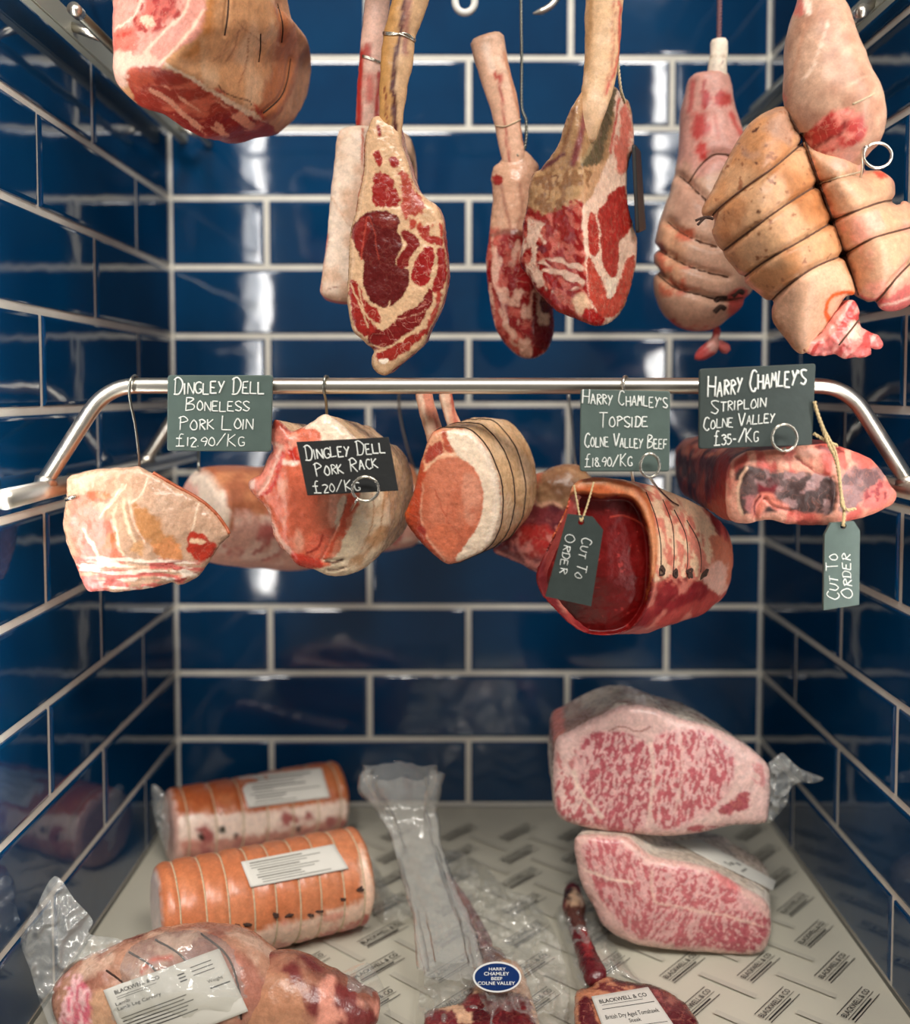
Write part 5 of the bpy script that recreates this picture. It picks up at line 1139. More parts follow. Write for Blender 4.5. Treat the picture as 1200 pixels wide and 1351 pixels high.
# ---- striploin running back into the recess
t = empty('striploin', tuple(W(1060, 640, .92)), 'aged striploin at the right, dark dry cut face framed in pink fat, body running back', 'joint')
a = lambda *p: zm(860, 550, 3.636, *p)
ol = a((362, 270), (385, 215), (430, 178), (480, 162), (620, 148), (760, 132), (845, 128), (960, 164), (1040, 200), (1092, 250), (1140, 320), (1172, 370), (1150, 422), (1080, 456), (980, 490), (860, 518), (760, 521), (650, 512), (560, 492), (520, 497), (450, 511), (375, 492), (356, 400))
strip_, sr_ = cut('loin', ol, upright(lambda P: .885 + .00012 * np.maximum(0, P[:, 0] - 1100) + .00025 * np.maximum(0, 985 - P[:, 0])), t, M_FLESH, (222, 138, 116), [
  ('n', None, (232, 164, 140), 40, .1, .3, (1, 1)), ('n', None, (206, 96, 84), 60, .2, .25, (1.2, .6)),
  ('p', a((420, 290), (455, 240), (500, 235), (560, 262), (600, 270), (650, 268), (760, 295), (870, 300), (870, 450), (780, 462), (690, 450), (620, 440), (580, 400), (545, 375), (510, 400), (500, 450), (460, 470), (415, 445)), (104, 82, 80), 3, 3, .25),
  ('n', a((420, 240), (640, 260), (870, 300), (870, 450), (690, 450), (500, 460), (415, 445)), (72, 52, 50), 60, .0, .3, (1, 1)), ('n', a((420, 240), (640, 260), (870, 300), (870, 450), (690, 450)), (160, 124, 122), 110, .16, .2, (1, 1)), ('n', a((520, 290), (600, 290), (580, 370), (510, 370)), (112, 30, 38), 60, 0, .3, (1, 1)), ('p', a((440, 380), (490, 360), (500, 440), (460, 460)), (176, 110, 108), 6, 5, 0),
  ('p', a((920, 270), (1000, 250), (1090, 250), (1110, 300), (1000, 400), (960, 440), (900, 440)), (150, 112, 110), 5, 4, .4), ('n', a((900, 260), (1100, 250), (1000, 440), (900, 440)), (106, 78, 78), 80, .1, .3, (1, 1)), ('p', a((1010, 380), (1120, 300), (1165, 370), (1080, 440), (1000, 440)), (206, 112, 104), 6, 5, .8), ('n', a((1010, 380), (1120, 300), (1165, 370), (1080, 440)), (150, 60, 64), 110, .15, .2, (1, 1)),
  ('l', a((700, 200), (780, 260), (870, 290)), (150, 70, 60), 2.4, 2, 3), ('l', a((690, 185), (720, 215), (740, 240)), (140, 66, 56), 1.6, 2, 2), ('l', a((865, 300), (880, 340), (868, 440)), (60, 34, 32), 7, 4, 3), ('p', a((780, 140), (900, 150), (930, 180), (830, 165)), (130, 46, 40), 3, 3, .3),
  ('l', a((500, 470), (505, 420), (530, 385), (560, 385), (590, 420), (640, 440)), (230, 132, 112), 12, 6, 2), ('l', a((430, 470), (412, 400), (425, 300), (455, 245)), (236, 190, 160), 4, 3, 1.5), ('l', a((496, 470), (490, 420), (520, 376)), (110, 34, 34), 3, 2, 1.5), ('l', a((575, 430), (640, 450), (700, 460)), (180, 92, 80), 2, 2, 2)],
  side_base=(98, 34, 28), side=[('n', None, (62, 22, 22), 26, .02, .4, (1, 1)), ('n', None, (140, 60, 44), 60, .16, .25, (1, 1)), ('p', a((330, 140), (370, 180), (365, 480), (330, 500), (250, 490), (300, 300)), (150, 34, 20), 12, 4, 0), ('n', a((80, 40), (500, 80), (400, 170), (100, 180)), (166, 96, 74), 50, .0, .4, (1, 1))],
  E=(.004, .30, .004), prof=[(0, 1), (.1, 1.03), (.7, 1), (1, .8)], r=.007, bulge=.006, sp=1.9, disp=.0018, dscale=42, grooves=[(a((690, 190), (780, 255), (870, 290)), 2.5, .002), (a((870, 290), (882, 350), (868, 450)), 2.5, .002), (a((540, 392), (505, 440), (498, 490)), 2.5, .0025), (a((545, 395), (580, 430), (660, 452)), 2.5, .002)], seed=45)
s_hook([W(1000, 600, .955), W(1000, 575, .945), W(998, 540, .9235), W(998, 510, .9205), W(998, 500, .922), W(1000, 496, .930), W(1003, 500, .939), W(1004, 508, .942)], 'steel hook over the rail behind the striploin board', r=.0016, mat=M_STEEL)
s_hook([W(935, 580, 1.15), W(938, 560, 1.17), W(945, 530, 1.222), W(946, 508, 1.2245), W(948, 504, 1.235), W(951, 510, 1.247)], 'steel hook from the rear rail to the back of the striploin', r=.0016, mat=M_STEEL2)

# ================================================================== slate boards and tags
def board(label, quad, Y, mat, lines, rad=.003, th=.004, name='price_board', seed=1, cat='sign', wr=.066):
    cs = [W(p[0], p[1], y) for p, y in zip(quad, Y)]
    r_ = empty(name, tuple(np.mean(cs, 0)), label, cat)
    o, n = plate('board', cs, th, mat, r_, rad)
    qm = quad_map(cs)
    def at(u, v, o=.0003): return qm(u, v) + n * o
    at.scale = float(np.linalg.norm(cs[3] - cs[0]))
    v, f = chalk_vf(at, lines, seed, wr); mesh('chalk_lettering', v, f, M_CHALK, r_)
    BV[o.name] = BVHTree.FromPolygons([tuple(c) for c in cs], [(0, 1, 2, 3)])
    return r_, o, at
M_SL2 = plain('grey_slate_board', (80, 96, 90), .5, var=.22, scale=70, bump=.15)
board('grey-green board at the left of the rail, chalked with the boneless pork loin price', [(221, 495), (359.5, 495), (357, 596), (220, 595)], [.912] * 4, M_SL2,
  [('DINGLEY DELL', .06, .255, .94, .235, .165), ('BONELESS', .18, .47, .80, .47, .135), ('PORK LOIN', .11, .72, .84, .70, .145), ('£12.90/KG', .09, .94, .76, .93, .125)], seed=3)
b2 = board('black tilted board on the pork rack, priced at 20 a kilo', [(390.7, 583), (512.6, 576.5), (525.4, 647.3), (405.3, 653.8)], [.868, .872, .868, .864], M_SLATE_DARK,
  [('DINGLEY DELL', .06, .34, .95, .28, .20), ('PORK RACK', .13, .66, .84, .55, .19), ('£20/KG', .08, .965, .60, .965, .165)], rad=.0008, seed=5)
b3 = board('grey-green board in front of the rail naming the topside, above the hollow red roast', [(766, 513.5), (884, 516), (883, 622), (765, 622)], [.872, .872, .868, .868], M_SL2,
  [("HARRY CHAMLEY'S", .02, .18, .98, .21, .135), ('TOPSIDE', .20, .455, .77, .45, .135), ('COLNE VALLEY BEEF', .04, .70, .98, .72, .125), ('£18.90/KG', .05, .945, .59, .94, .12)], seed=8)
b4 = board('dark green-grey board at the right of the rail naming the striploin', [(922.5, 486.5), (1076, 479.5), (1071, 587), (921.6, 592.4)], [.866, .866, .862, .862], M_SLATE,
  [("HARRY CHAMLEY'S", .07, .36, .93, .24, .20), ('STRIPLOIN', .10, .56, .59, .50, .125), ('COLNE VALLEY', .03, .76, .67, .70, .12), ('£35-/KG', .13, .97, .53, .925, .135)], seed=11)
ring_skewer(482, 645, 17.5, 16, .858, [(472, 658, .858), (468, 664, .860), (462, 674, .905)], 'steel ring-headed skewer over the lower right of the black tilted board')
ring_skewer(857, 614, 12.5, 15.5, .858, [(859, 633, .860), (868, 645, .872), (884, 661, .905), (894, 667, .93)], 'steel ring-headed skewer over the lower right of the topside board')
ring_skewer(1034.5, 577.5, 16.5, 17.5, .852, [(1035, 592, .858), (1036, 599, .885)], 'steel ring-headed skewer over the lower right of the striploin board')
def tagboard(label, poly, Y, mat, cols, hole, seed, updir):
    """cut-corner slate tag with a hole, its words running along the tag; cols: (text, start px, end px, height vector px)"""
    O = [np.array(W(p[0], p[1], Y)) for p in poly]; k = len(O); n = np.array([0, -1., 0])
    r_ = empty('slate_tag', tuple(np.mean(O, 0)), label, 'tag')
    hc = W(hole[0], hole[1], Y); H = [hc + .0028 * np.array([math.cos(q), 0, math.sin(q)]) for q in np.linspace(0, 2 * math.pi, 13)[:-1]]
    P2 = [Vector((p[0], p[2])) for p in O + H]
    vs, _, fs, ov, _, _ = delaunay_2d_cdt(P2, [], [list(range(k)), list(range(k, k + 12))], 0, 1e-7)
    hp = Vector((hc[0], hc[2])); V = []; F = []
    Vf = [(v[0], Y, v[1]) for v in vs]; m = len(Vf); V = Vf + [(v[0], Y + .004, v[1]) for v in vs]
    from mathutils.geometry import intersect_point_tri_2d
    poly2 = np.array([(p[0], p[1]) for p in P2[:k]]); edges = {}
    for f in fs:
        c = sum((Vector(vs[i]) for i in f), Vector((0, 0))) / len(f)
        if (c - hp).length < .0026 or not inside(np.array([[c.x, c.y]]), poly2)[0]: continue
        a_, b_, c_ = [Vector(vs[i]) for i in f[:3]]
        if (b_ - a_).cross(c_ - a_) < 0: f = f[::-1]
        F.append(tuple(f)); F.append(tuple(i + m for i in reversed(f)))
        for i in range(len(f)): edges[(f[i], f[(i + 1) % len(f)])] = 1
    for (i, j) in list(edges):
        if (j, i) not in edges: F.append((j, i, i + m, j + m))
    o = mesh('board', V, F, mat, r_, smooth=False)
    parts = []
    for txt, s, e_, hv in cols:
        s = np.array(s, float); e_ = np.array(e_, float); hv = np.array(hv, float); L = np.linalg.norm(hv)
        at = lambda u, v: W(*(s + (e_ - s) * u - hv * v), Y - .0003)
        at.scale = L * Y / FPX
        parts.append(chalk_vf(at, [(txt, 0, 0, 1, 0, 1.)], seed, .06))
    v, f = merge(*parts); mesh('chalk_lettering', v, f, M_CHALK, r_)
    return r_
t1 = tagboard('slate cut to order tag hanging in front of the hollow red roast', [(749, 678.5), (782, 682), (795.5, 699), (779.5, 800), (719.5, 787)], .848, M_SLATE,
  [('CUT TO', (768, 708), (757, 763), (10, 2)), ('ORDER', (746, 704), (737, 758), (10, 2))], (766.5, 689), 4, None)
t2 = tagboard('slate cut to order tag hanging on twine below the striploin', [(1095.5, 690), (1126, 687.5), (1134, 700), (1133, 798), (1086, 805), (1087.5, 706)], .862, M_SL2,
  [('CUT TO', (1106, 793), (1104, 729), (-12, 0)), ('ORDER', (1124, 790), (1121, 729), (-12, 0))], (1112, 694), 6, None)
def twine(lines, label, r=.0011):
    r_ = empty('twine', tuple(np.mean([np.mean(l, 0) for l in lines], 0)), label, 'string')
    for l in lines: cord('strand', np.array(l), r_, M_TWINE, r)
    return r_
P = [W(757, 640, .866), W(762, 668, .856), W(766, 688, .846)]
twine([P, [W(783, 636, .866), W(775, 665, .856), W(767, 688, .846)]], 'pale twine holding the tag in front of the hollow red roast', r=.0007)
twine([[W(1074, 530, .862), W(1080, 552, .86), W(1092, 585, .858), W(1103, 610, .862), W(1109, 650, .866), W(1113, 672, .866), W(1112, 694, .858)], [W(1075, 536, .862), W(1086, 566, .858), W(1101, 596, .86), W(1107, 630, .865), W(1110, 668, .866)], [W(1073, 572, .862), W(1090, 582, .862), W(1104, 588, .870)], [W(1110, 668, .864), W(1118, 673, .862), W(1128, 671, .864)]], 'jute twine from the striploin board down over the striploin to its tag', r=.0012)
# ================================================================== the tray: printed paper and what lies on it
pap = empty('butcher_paper', (0.015, 1.05, 0), 'pale printed butcher paper lining the whole tray', 'paper')
nx_, ny_ = 60, 50; V = []; F = []
for j in range(ny_ + 1):
    for i in range(nx_ + 1): V.append((XL + .003 + (WID - .006) * i / nx_, .66 + (YB - .004 - .66) * j / ny_, 0))
V = np.array(V); V[:, 2] = -.0022 + .0006 * fbm(V, 9, 2, 3)
for j in range(ny_):
    for i in range(nx_): F.append((j * (nx_ + 1) + i, j * (nx_ + 1) + i + 1, (j + 1) * (nx_ + 1) + i + 1, (j + 1) * (nx_ + 1) + i))
M_BP = plain('greaseproof_paper', (190, 186, 170), .42, var=.06, scale=14, spec=.4)
mesh('sheet', V, F, M_BP, pap)
A0 = FL(999.6, 1274.7); dA = FL(1098, 1271.6) - A0; dB = FL(1024, 1324) - A0; td = FL(1037, 1304) - FL(1004, 1336); td = td / np.linalg.norm(td)
tn = np.array([-td[1], td[0], 0]); parts = []; parts2 = []
dA[1] = 0
gd = FL(1075, 1202) - FL(1005, 1178); gd = gd / np.linalg.norm(gd) * -1; gd = np.array([-gd[0], -gd[1], 0]); gn = np.array([-gd[1], gd[0], 0])
if gn[1] < 0: pass
for i in range(-13, 6):
    for j in range(-9, 3):
        c = A0 + dA * i + dB * j
        if not (XL + .03 < c[0] < XR - .03 and .70 < c[1] < YB - .03): continue
        def at(u, v, o=0, c=c): return c + td * (u - .5) * .062 - tn * (v - .5) * .018 + np.array([0, 0, .0000])
        parts.append(print_vf(at, [('BLACKWELL & CO', .0, .56, 1., .34, .012), ('_', -.02, .05, 1.02, .05, .05), ('_', -.02, .70, 1.02, .70, .035), ('_', .02, .88, .80, .88, .10), ('_', -.02, 1.06, 1.02, 1.06, .05)]))
        c2 = c + dA * .5 + dB * .5
        def at2(u, v, o=0, c=c2): return c + gd * (u - .5) * .064 - gn * (v - .5) * .018 + np.array([0, 0, -.0001])
        if XL + .04 < c2[0] < XR - .04 and c2[1] < YB - .03: parts2.append(print_vf(at2, [('_', 0, .5, 1, .5, .42)]))
parts = [(v, f) for v, f in parts]
v, f = merge(*parts); mesh('print', v, f, M_INK, pap, smooth=False)['kind'] = 'stuff'
v, f = merge(*parts2); mesh('faint_print', v, f, plain('show_through_ink', (180, 176, 162), .5), pap, smooth=False)['kind'] = 'stuff'

def crinkle(name, outline, place, parent, mat, bulge=.02, amp=.004, sp=3.5, seed=1, scale=40, rfun=None):
    """one sheet of clear film, creased"""
    O = crom(outline, sp, True, True)
    lo, hi = O.min(0), O.max(0); gx = np.arange(lo[0], hi[0], sp); gy = np.arange(lo[1], hi[1], sp * .87)
    G = np.array([(x + (j % 2) * sp / 2, y) for j, y in enumerate(gy) for x in gx]); G = G[inside(G, O)]; G = G[segdist(G, O) > sp * .6]
    allp = np.vstack([O, G]); n = len(O)
    vs, _, fs, ov, _, _ = delaunay_2d_cdt([Vector(p) for p in allp], [], [list(range(n))], 1, 1e-6)
    P = np.array([tuple(q) for q in vs]); d = segdist(P, O); m = d.max()
    Q = place(P, np.zeros(len(P)))
    rid = 1 - np.abs(fbm(Q * np.array([1, .45, 1]), scale, 3, seed)) * 2.6
    h = bulge * np.sqrt(np.clip(d / m, 0, 1)) + amp * (np.clip(rid, 0, 1) ** 3 + .6 * fbm(Q, scale * 1.7, 3, seed + 4))
    h = np.maximum(h, .0012)
    if rfun is not None: h = h + rfun(P)
    V = place(P, h); F = [tuple(f) for f in fs]
    return mesh(name, V, F, mat, parent)

M_ROLL = meat_mat('filmed_rind', rough=.34, coat=.3, bump=.14)
# ---- two tied pork rolls
def roll(p0, p1, r0, r1, label, layers, nstr, lab_quad, seed, film_ear, base=(190, 114, 76)):
    a0 = FL(*p0) + np.array([0, 0, r0 * 1.03]); a1 = FL(*p1) + np.array([0, 0, r1 * 1.03])
    t = empty('pork_roll', tuple((a0 + a1) / 2 * np.array([1, 1, 0])), label, 'roll')
    C = [a0 + (a1 - a0) * q for q in np.linspace(0, 1, 9)]; R = [r0 + (r1 - r0) * q for q in np.linspace(0, 1, 9)]
    ss = np.linspace(.08, .94, nstr); ro = []
    b = loft('rolled_pork', C, R, t, M_ROLL, base, layers, n=72, sp=.003, disp=.0014, dscale=38, blunt=(True, True), cap_r=.22, pinch=[(s, .012, .045) for s in ss], seed=seed, rings_out=ro)
    rings = [min(ro, key=lambda q: abs(q[0] - s)) for s in ss]
    ring_string('string_tie', [q[1] for q in rings], t, M_STRING, r=.0010, off=1.004)
    s_, at = sheet_on('label', lab_quad, [b], M_PAPER, t, 20, 12)
    rs = random.Random(seed); it = []
    for k in range(9):
        v = .12 + k * .095; u = rs.uniform(.06, .14); e = rs.uniform(.35, .92)
        it.append(('_', u, v, e, v, .03 if k % 3 else .05))
    v, f = print_vf(at, it); mesh('label_print', v, f, M_GREYINK, s_)
    return t, b, ss
front_lay = [
 ('p', [(190, 1130), (460, 1095), (500, 1180), (440, 1205), (340, 1232), (300, 1240), (190, 1250)], (196, 116, 76), 5, 3, 0), ('n', [(190, 1130), (460, 1095), (500, 1180), (300, 1240), (190, 1250)], (202, 126, 86), 20, .1, .6, (1, 1)),
 ('p', [(300, 1240), (340, 1228), (420, 1208), (500, 1182), (500, 1205), (440, 1228), (360, 1252), (300, 1262)], (226, 190, 168), 5, 4, 0),
 ('p', [(300, 1256), (400, 1240), (500, 1205), (500, 1240), (400, 1270), (300, 1290)], (182, 92, 82), 6, 5, .4), ('n', [(300, 1240), (500, 1190), (500, 1240), (300, 1280)], (214, 150, 130), 60, .1, .3, (1, 1)),
 ('p', [(190, 1150), (206, 1156), (213, 1210), (216, 1245), (190, 1250)], (236, 214, 204), 4, 2, 0), ('p', [(478, 1115), (492, 1160), (492, 1210), (480, 1190), (474, 1140)], (228, 190, 166), 6, 3, 0)]
r1, r1b, _ = roll((207, 1282), (477, 1214), .0575, .0555, 'orange-rinded tied pork roll, the nearer of two, in front of the other roll', front_lay, 9, [(317.5, 1137), (440.5, 1113.5), (460, 1146), (330.5, 1171)], 51, None)
for px, py, w in ((296, 1227, 5), (312, 1222, 5), (326, 1219, 5), (361, 1207, 6), (382, 1207, 5), (410, 1206, 4), (452, 1187, 4), (472, 1172, 5), (420, 1200, 3)):
    h = hit(px, py, [r1b])
    if h:
        rs = random.Random(px); P = [h[0] + h[1] * .0015 + np.array((rs.uniform(-1, 1) * .006, rs.uniform(-1, 1) * .001, rs.uniform(-.5, .5) * .004)) for _ in range(6)]
        v, f = tube_vf(crom(P, .001, False), .0012, 6); mesh('string_knot', v, f, M_DARKSTRING, r1)
rear_lay = [
 ('p', [(205, 1040), (440, 1000), (460, 1048), (430, 1060), (330, 1070), (230, 1078), (205, 1080)], (190, 110, 66), 5, 3, 0), ('n', [(205, 1040), (440, 1000), (460, 1050), (230, 1078)], (176, 88, 44), 30, .1, .4, (1, 1)),
 ('p', [(225, 1080), (330, 1072), (430, 1060), (455, 1055), (455, 1085), (380, 1100), (300, 1112), (230, 1118)], (236, 210, 194), 5, 3, 0), ('p', [(225, 1114), (300, 1106), (380, 1094), (460, 1080), (460, 1130), (225, 1160)], (196, 134, 118), 7, 5, .4), ('n', [(225, 1100), (460, 1070), (460, 1130), (225, 1160)], (166, 92, 88), 60, .2, .3, (1, 1)),
 ('p', [(205, 1040), (226, 1045), (236, 1090), (238, 1150), (205, 1150)], (214, 170, 156), 6, 4, .2), ('p', [(262, 1100), (268, 1098), (270, 1106), (263, 1108)], (60, 46, 40), 2, 1, 0), ('p', [(288, 1092), (296, 1090), (297, 1098), (289, 1099)], (50, 52, 42), 2, 1, 0), ('p', [(308, 1100), (314, 1099), (314, 1105), (309, 1106)], (70, 50, 44), 2, 1, 0), ('p', [(390, 1092), (396, 1090), (396, 1098), (391, 1098)], (80, 46, 44), 2, 1, 0)]
r2, r2b, _ = roll((222, 1143), (448, 1092), .0505, .0485, 'orange and white tied pork roll at the back, behind the nearer roll', rear_lay, 7, [(314, 1025.5), (424, 1012.5), (435.5, 1052), (327.5, 1066)], 53, None)
# film ears twisted off the ends of the rear roll
crinkle('film_wrap', [(200, 1036), (216, 1046), (226, 1075), (232, 1112), (228, 1134), (214, 1112), (204, 1078)], upright(float((FL(222, 1143))[1]) + .006), r2, M_FILM2, .006, .006, 3, 5, 60)
crinkle('film_wrap', [(488, 1130), (500, 1150), (516, 1176), (540, 1186), (545, 1210), (520, 1218), (494, 1204)], lying(.001), r1, M_FILM, .012, .006, 3, 6, 60)

# ---- rolled lamb leg with the big label, lower left
def ZP(px, py, z): return FL(px, py, z)
t = empty('bagged_lamb_joint', (-.36, .91, 0), 'tied brown-pink lamb joint in clear film at the lower left, big white label on top', 'meat joint')
lam = [('n', None, (184, 136, 112), 30, .0, .4, (1, 1)), ('n', None, (134, 76, 64), 34, .15, .3, (1, 1)), ('n', None, (206, 168, 146), 50, .26, .2, (1, .5)),
 ('p', [(90, 1300), (110, 1295), (122, 1320), (128, 1360), (80, 1360), (86, 1330)], (216, 110, 126), 4, 4, .3), ('n', [(80, 1290), (120, 1296), (126, 1360), (80, 1360)], (240, 190, 190), 150, .0, .2, (2, .4)), ('p', [(122, 1310), (146, 1316), (152, 1360), (126, 1360)], (206, 160, 128), 5, 4, 0),
 ('l', [(186, 1281), (200, 1268), (224, 1262)], (206, 76, 30), 6, 3, 1.5), ('p', [(300, 1250), (345, 1290), (345, 1330), (310, 1330)], (176, 116, 98), 9, 5, .2)]
C = [ZP(96, 1345, .062), ZP(112, 1330, .066), ZP(140, 1312, .068), ZP(185, 1300, .068), ZP(240, 1298, .066), ZP(290, 1308, .064), ZP(330, 1322, .058), ZP(352, 1345, .045)]
C = [np.array([c[0], .885 + .01 * math.sin(i), c[2]]) for i, c in enumerate(C)]
xs = [-.378, -.362, -.335, -.300, -.262, -.228, -.200, -.178]; zz = [.066, .067, .068, .070, .072, .070, .062, .050]; rr_ = [.027, .036, .043, .049, .0525, .051, .044, .031]
C = [np.array([x, .900, z * 1.08 + .008]) for x, z in zip(xs, rr_)]
grv = [([(170, 1256), (200, 1275), (215, 1300)], 3, .003), ([(205, 1240), (240, 1262), (262, 1300)], 3, .003), ([(265, 1232), (300, 1262), (316, 1310), (318, 1345)], 3, .004), ([(140, 1280), (165, 1300), (180, 1330)], 3, .003)]
lamb, = [loft('rolled_lamb', C, rr_, t, M_WET, (166, 112, 92), lam, n=72, sp=.003, disp=.0030, dscale=32, blunt=(True, False), cap_r=.3, grooves=grv, seed=61)]
string('string_tie', [g[0] for g in grv], [lamb], t, M_DARKSTRING, r=.0009)
xs2 = [-.215, -.190, -.165, -.140, -.115, -.095, -.082]; r2_ = [.033, .039, .040, .036, .031, .026, .018]
C = [np.array([x, .900 - .002 * i, r * 1.12 + .008]) for i, (x, r) in enumerate(zip(xs2, r2_))]
sh, = [loft('shank', C, r2_, t, M_WET, (140, 88, 72), [('n', None, (172, 118, 94), 34, .05, .3, (1, 1)), ('n', None, (120, 52, 50), 50, .15, .3, (1, 1)), ('p', [(320, 1290), (380, 1290), (400, 1351), (310, 1351)], (184, 130, 100), 10, 6, 0), ('n', [(430, 1290), (520, 1300), (520, 1360), (420, 1360)], (220, 150, 130), 60, .1, .3, (1, 1))], n=56, sp=.003, disp=.0035, dscale=34, seed=62)]
q = [(136, 1306.5), (289, 1251.5), (327.5, 1334), (172, 1394)]
s_, at = sheet_on('label', q, [lamb, sh], M_PAPER, t, 28, 20, off=.002, wave=.0006)
rs = random.Random(4)
it = [('BLACKWELL & CO', .08, .115, .46, .055, .012), ('Lamb', .05, .27, .17, .045), ('Lamb Leg Carvery', .05, .345, .42, .05, .006), ('_', .08, .155, .42, .155, .006), ('_', .08, .185, .36, .185, .006)]
for k in range(6): it.append(('_', .05, .46 + .05 * k, rs.uniform(.55, .78), .46 + .05 * k, .014))
for k in range(3): it.append(('_', .60, .16 + .05 * k, .66, .16 + .05 * k, .02)); it.append(('_', .72, .12 + .06 * k, .90, .12 + .06 * k, .012))
it += [('Weight', .80, .42, .93, .05), ('_', .80, .50, .97, .50, .02), ('_', .05, .86, .5, .86, .01), ('_', .05, .92, .6, .92, .01)]
v, f = print_vf(at, it); mesh('label_print', v, f, M_INK, s_)
# its bag: the flap standing up at the left, the gathered end at the right
crinkle('film_bag', [(72, 1156), (98, 1186), (122, 1214), (118, 1232), (160, 1240), (176, 1262), (140, 1290), (112, 1300), (100, 1340), (72, 1360), (54, 1325), (40, 1280), (27, 1238), (46, 1200)], upright(lambda P: .90 + .0003 * (1300 - P[:, 1])), t, M_FILM2, .006, .009, 3, 8, 38)
crinkle('film_bag', [(330, 1262), (352, 1272), (390, 1290), (430, 1296), (452, 1282), (484, 1270), (500, 1290), (512, 1322), (508, 1360), (420, 1380), (340, 1370), (322, 1310)], upright(.915), t, M_FILM, .035, .008, 3.2, 9, 30)
crinkle('film_bag', [(146, 1268), (190, 1238), (250, 1225), (300, 1240), (345, 1285), (352, 1330), (340, 1380), (150, 1390), (108, 1330)], upright(.905), t, M_FILM, .070, .005, 4, 10, 34)

# ---- bagged tomahawk with the blue sticker, bottom middle
t = empty('bagged_steak', tuple(FL(640, 1330)), 'dark bagged rib steak at the bottom middle under clear film, blue oval sticker on it', 'steak')
a = lambda *p: zm(530, 1130, 4.615, *p)
ol = a((470, 560), (540, 545), (600, 560), (640, 615), (700, 640), (745, 720), (775, 800), (795, 870), (820, 960), (850, 1080)) + [(712, 1400), (640, 1420), (566, 1400), (560, 1350), (562, 1336), (575, 1330), (601, 1325), (613, 1317), (622, 1295), (628, 1270)]
st1, _ = cut('steak', ol, lying(.0285), t, M_WET, (222, 176, 142), [
  ('p', a((480, 550), (600, 560), (640, 620), (600, 640), (460, 650)), (88, 18, 28), 3, 2, .2), ('p', a((440, 650), (470, 640), (470, 760), (400, 880), (330, 905), (380, 840)), (70, 18, 26), 3, 3, 0),
  ('p', a((540, 850), (640, 830), (720, 840), (780, 880), (795, 960), (790, 1100), (340, 1200), (330, 1040), (440, 1000), (500, 920)), (104, 16, 26), 3, 3, .25), ('p', a((370, 880), (440, 840), (540, 820), (500, 900), (430, 950), (380, 940)), (118, 30, 38), 3, 3, .4), ('p', a((140, 950), (230, 930), (330, 960), (320, 1100), (140, 1150)), (120, 38, 44), 5, 4, .5), ('n', a((540, 850), (780, 880), (790, 1100), (440, 1000)), (76, 10, 20), 40, .1, .3, (1, 1)), ('l', a((640, 850), (600, 960), (560, 1050)), (140, 50, 54), 1.5, 2, 2)],
  side_base=(150, 70, 60), E=(0, 0, -.026), r=.008, bulge=.004, sp=1.9, disp=.0014, kpx=.00075, seed=65, back=.96)
C = [ZP(588, 1152, .016), ZP(600, 1172, .016), ZP(612, 1192, .017), ZP(624, 1215, .019), ZP(634, 1235, .022), ZP(640, 1255, .026)]
bn, = [loft('bone', C, np.array([4, 7, 9, 9.5, 10.5, 12]) * .00085, t, M_WET, (104, 26, 34), [('n', None, (140, 60, 56), 60, .15, .3, (1, .4)), ('l', [(590, 1155), (612, 1192), (636, 1245)], (150, 70, 62), 3, 3, 3)], ratio=.8, n=24, disp=.0012, seed=66)]
# the sticker
sc = np.array((655.5, 1289.0)); k = 40
root_s = st1
def oval(rx, ry, lift, name, mat, par):
    P = [(sc[0] + rx * math.cos(q), sc[1] + ry * math.sin(q)) for q in np.linspace(0, 2 * math.pi, k + 1)[:-1]]
    zt = .056 + lift; V = np.array([FL(p[0], p[1], zt) for p in P] + [FL(p[0], p[1], zt - .0006) for p in P]); F = [tuple(range(k))[::-1]] + [(i, (i + 1) % k, k + (i + 1) % k, k + i) for i in range(k)]
    return mesh(name, V, F, mat, par, smooth=False)
M_BLUE = plain('sticker_blue', (14, 48, 104), .35)
o_ = oval(32, 20.5, 0, 'oval_sticker', plain('sticker_white', (232, 232, 228), .4), t); oval(29.5, 18, .0004, 'blue_field', M_BLUE, o_)
cs = [FL(sc[0] - 32, sc[1] - 20.5, .0566), FL(sc[0] + 32, sc[1] - 20.5, .0566), FL(sc[0] + 32, sc[1] + 20.5, .0566), FL(sc[0] - 32, sc[1] + 20.5, .0566)]
qm = quad_map(cs); at = lambda u, v, o=0: qm(u, v) + np.array([0, 0, .0003])
v, f = print_vf(at, [('HARRY', .33, .31, .68, .10, .012), ('CHAMLEY', .23, .47, .75, .11, .012), ('BEEF', .38, .62, .61, .10, .012), ('COLNE VALLEY', .10, .77, .87, .105, .012)])
mesh('lettering', v, f, M_CHALK, o_)
crinkle('film_bag', [(560, 1130), (600, 1122), (640, 1142), (668, 1172), (700, 1184), (728, 1222), (742, 1262), (752, 1310), (748, 1351), (745, 1390), (560, 1400), (548, 1351), (552, 1290), (556, 1240), (545, 1190)], lying(.002), t, film_mat('creased_film', .20, .10), .040, .014, 2.4, 11, 36)
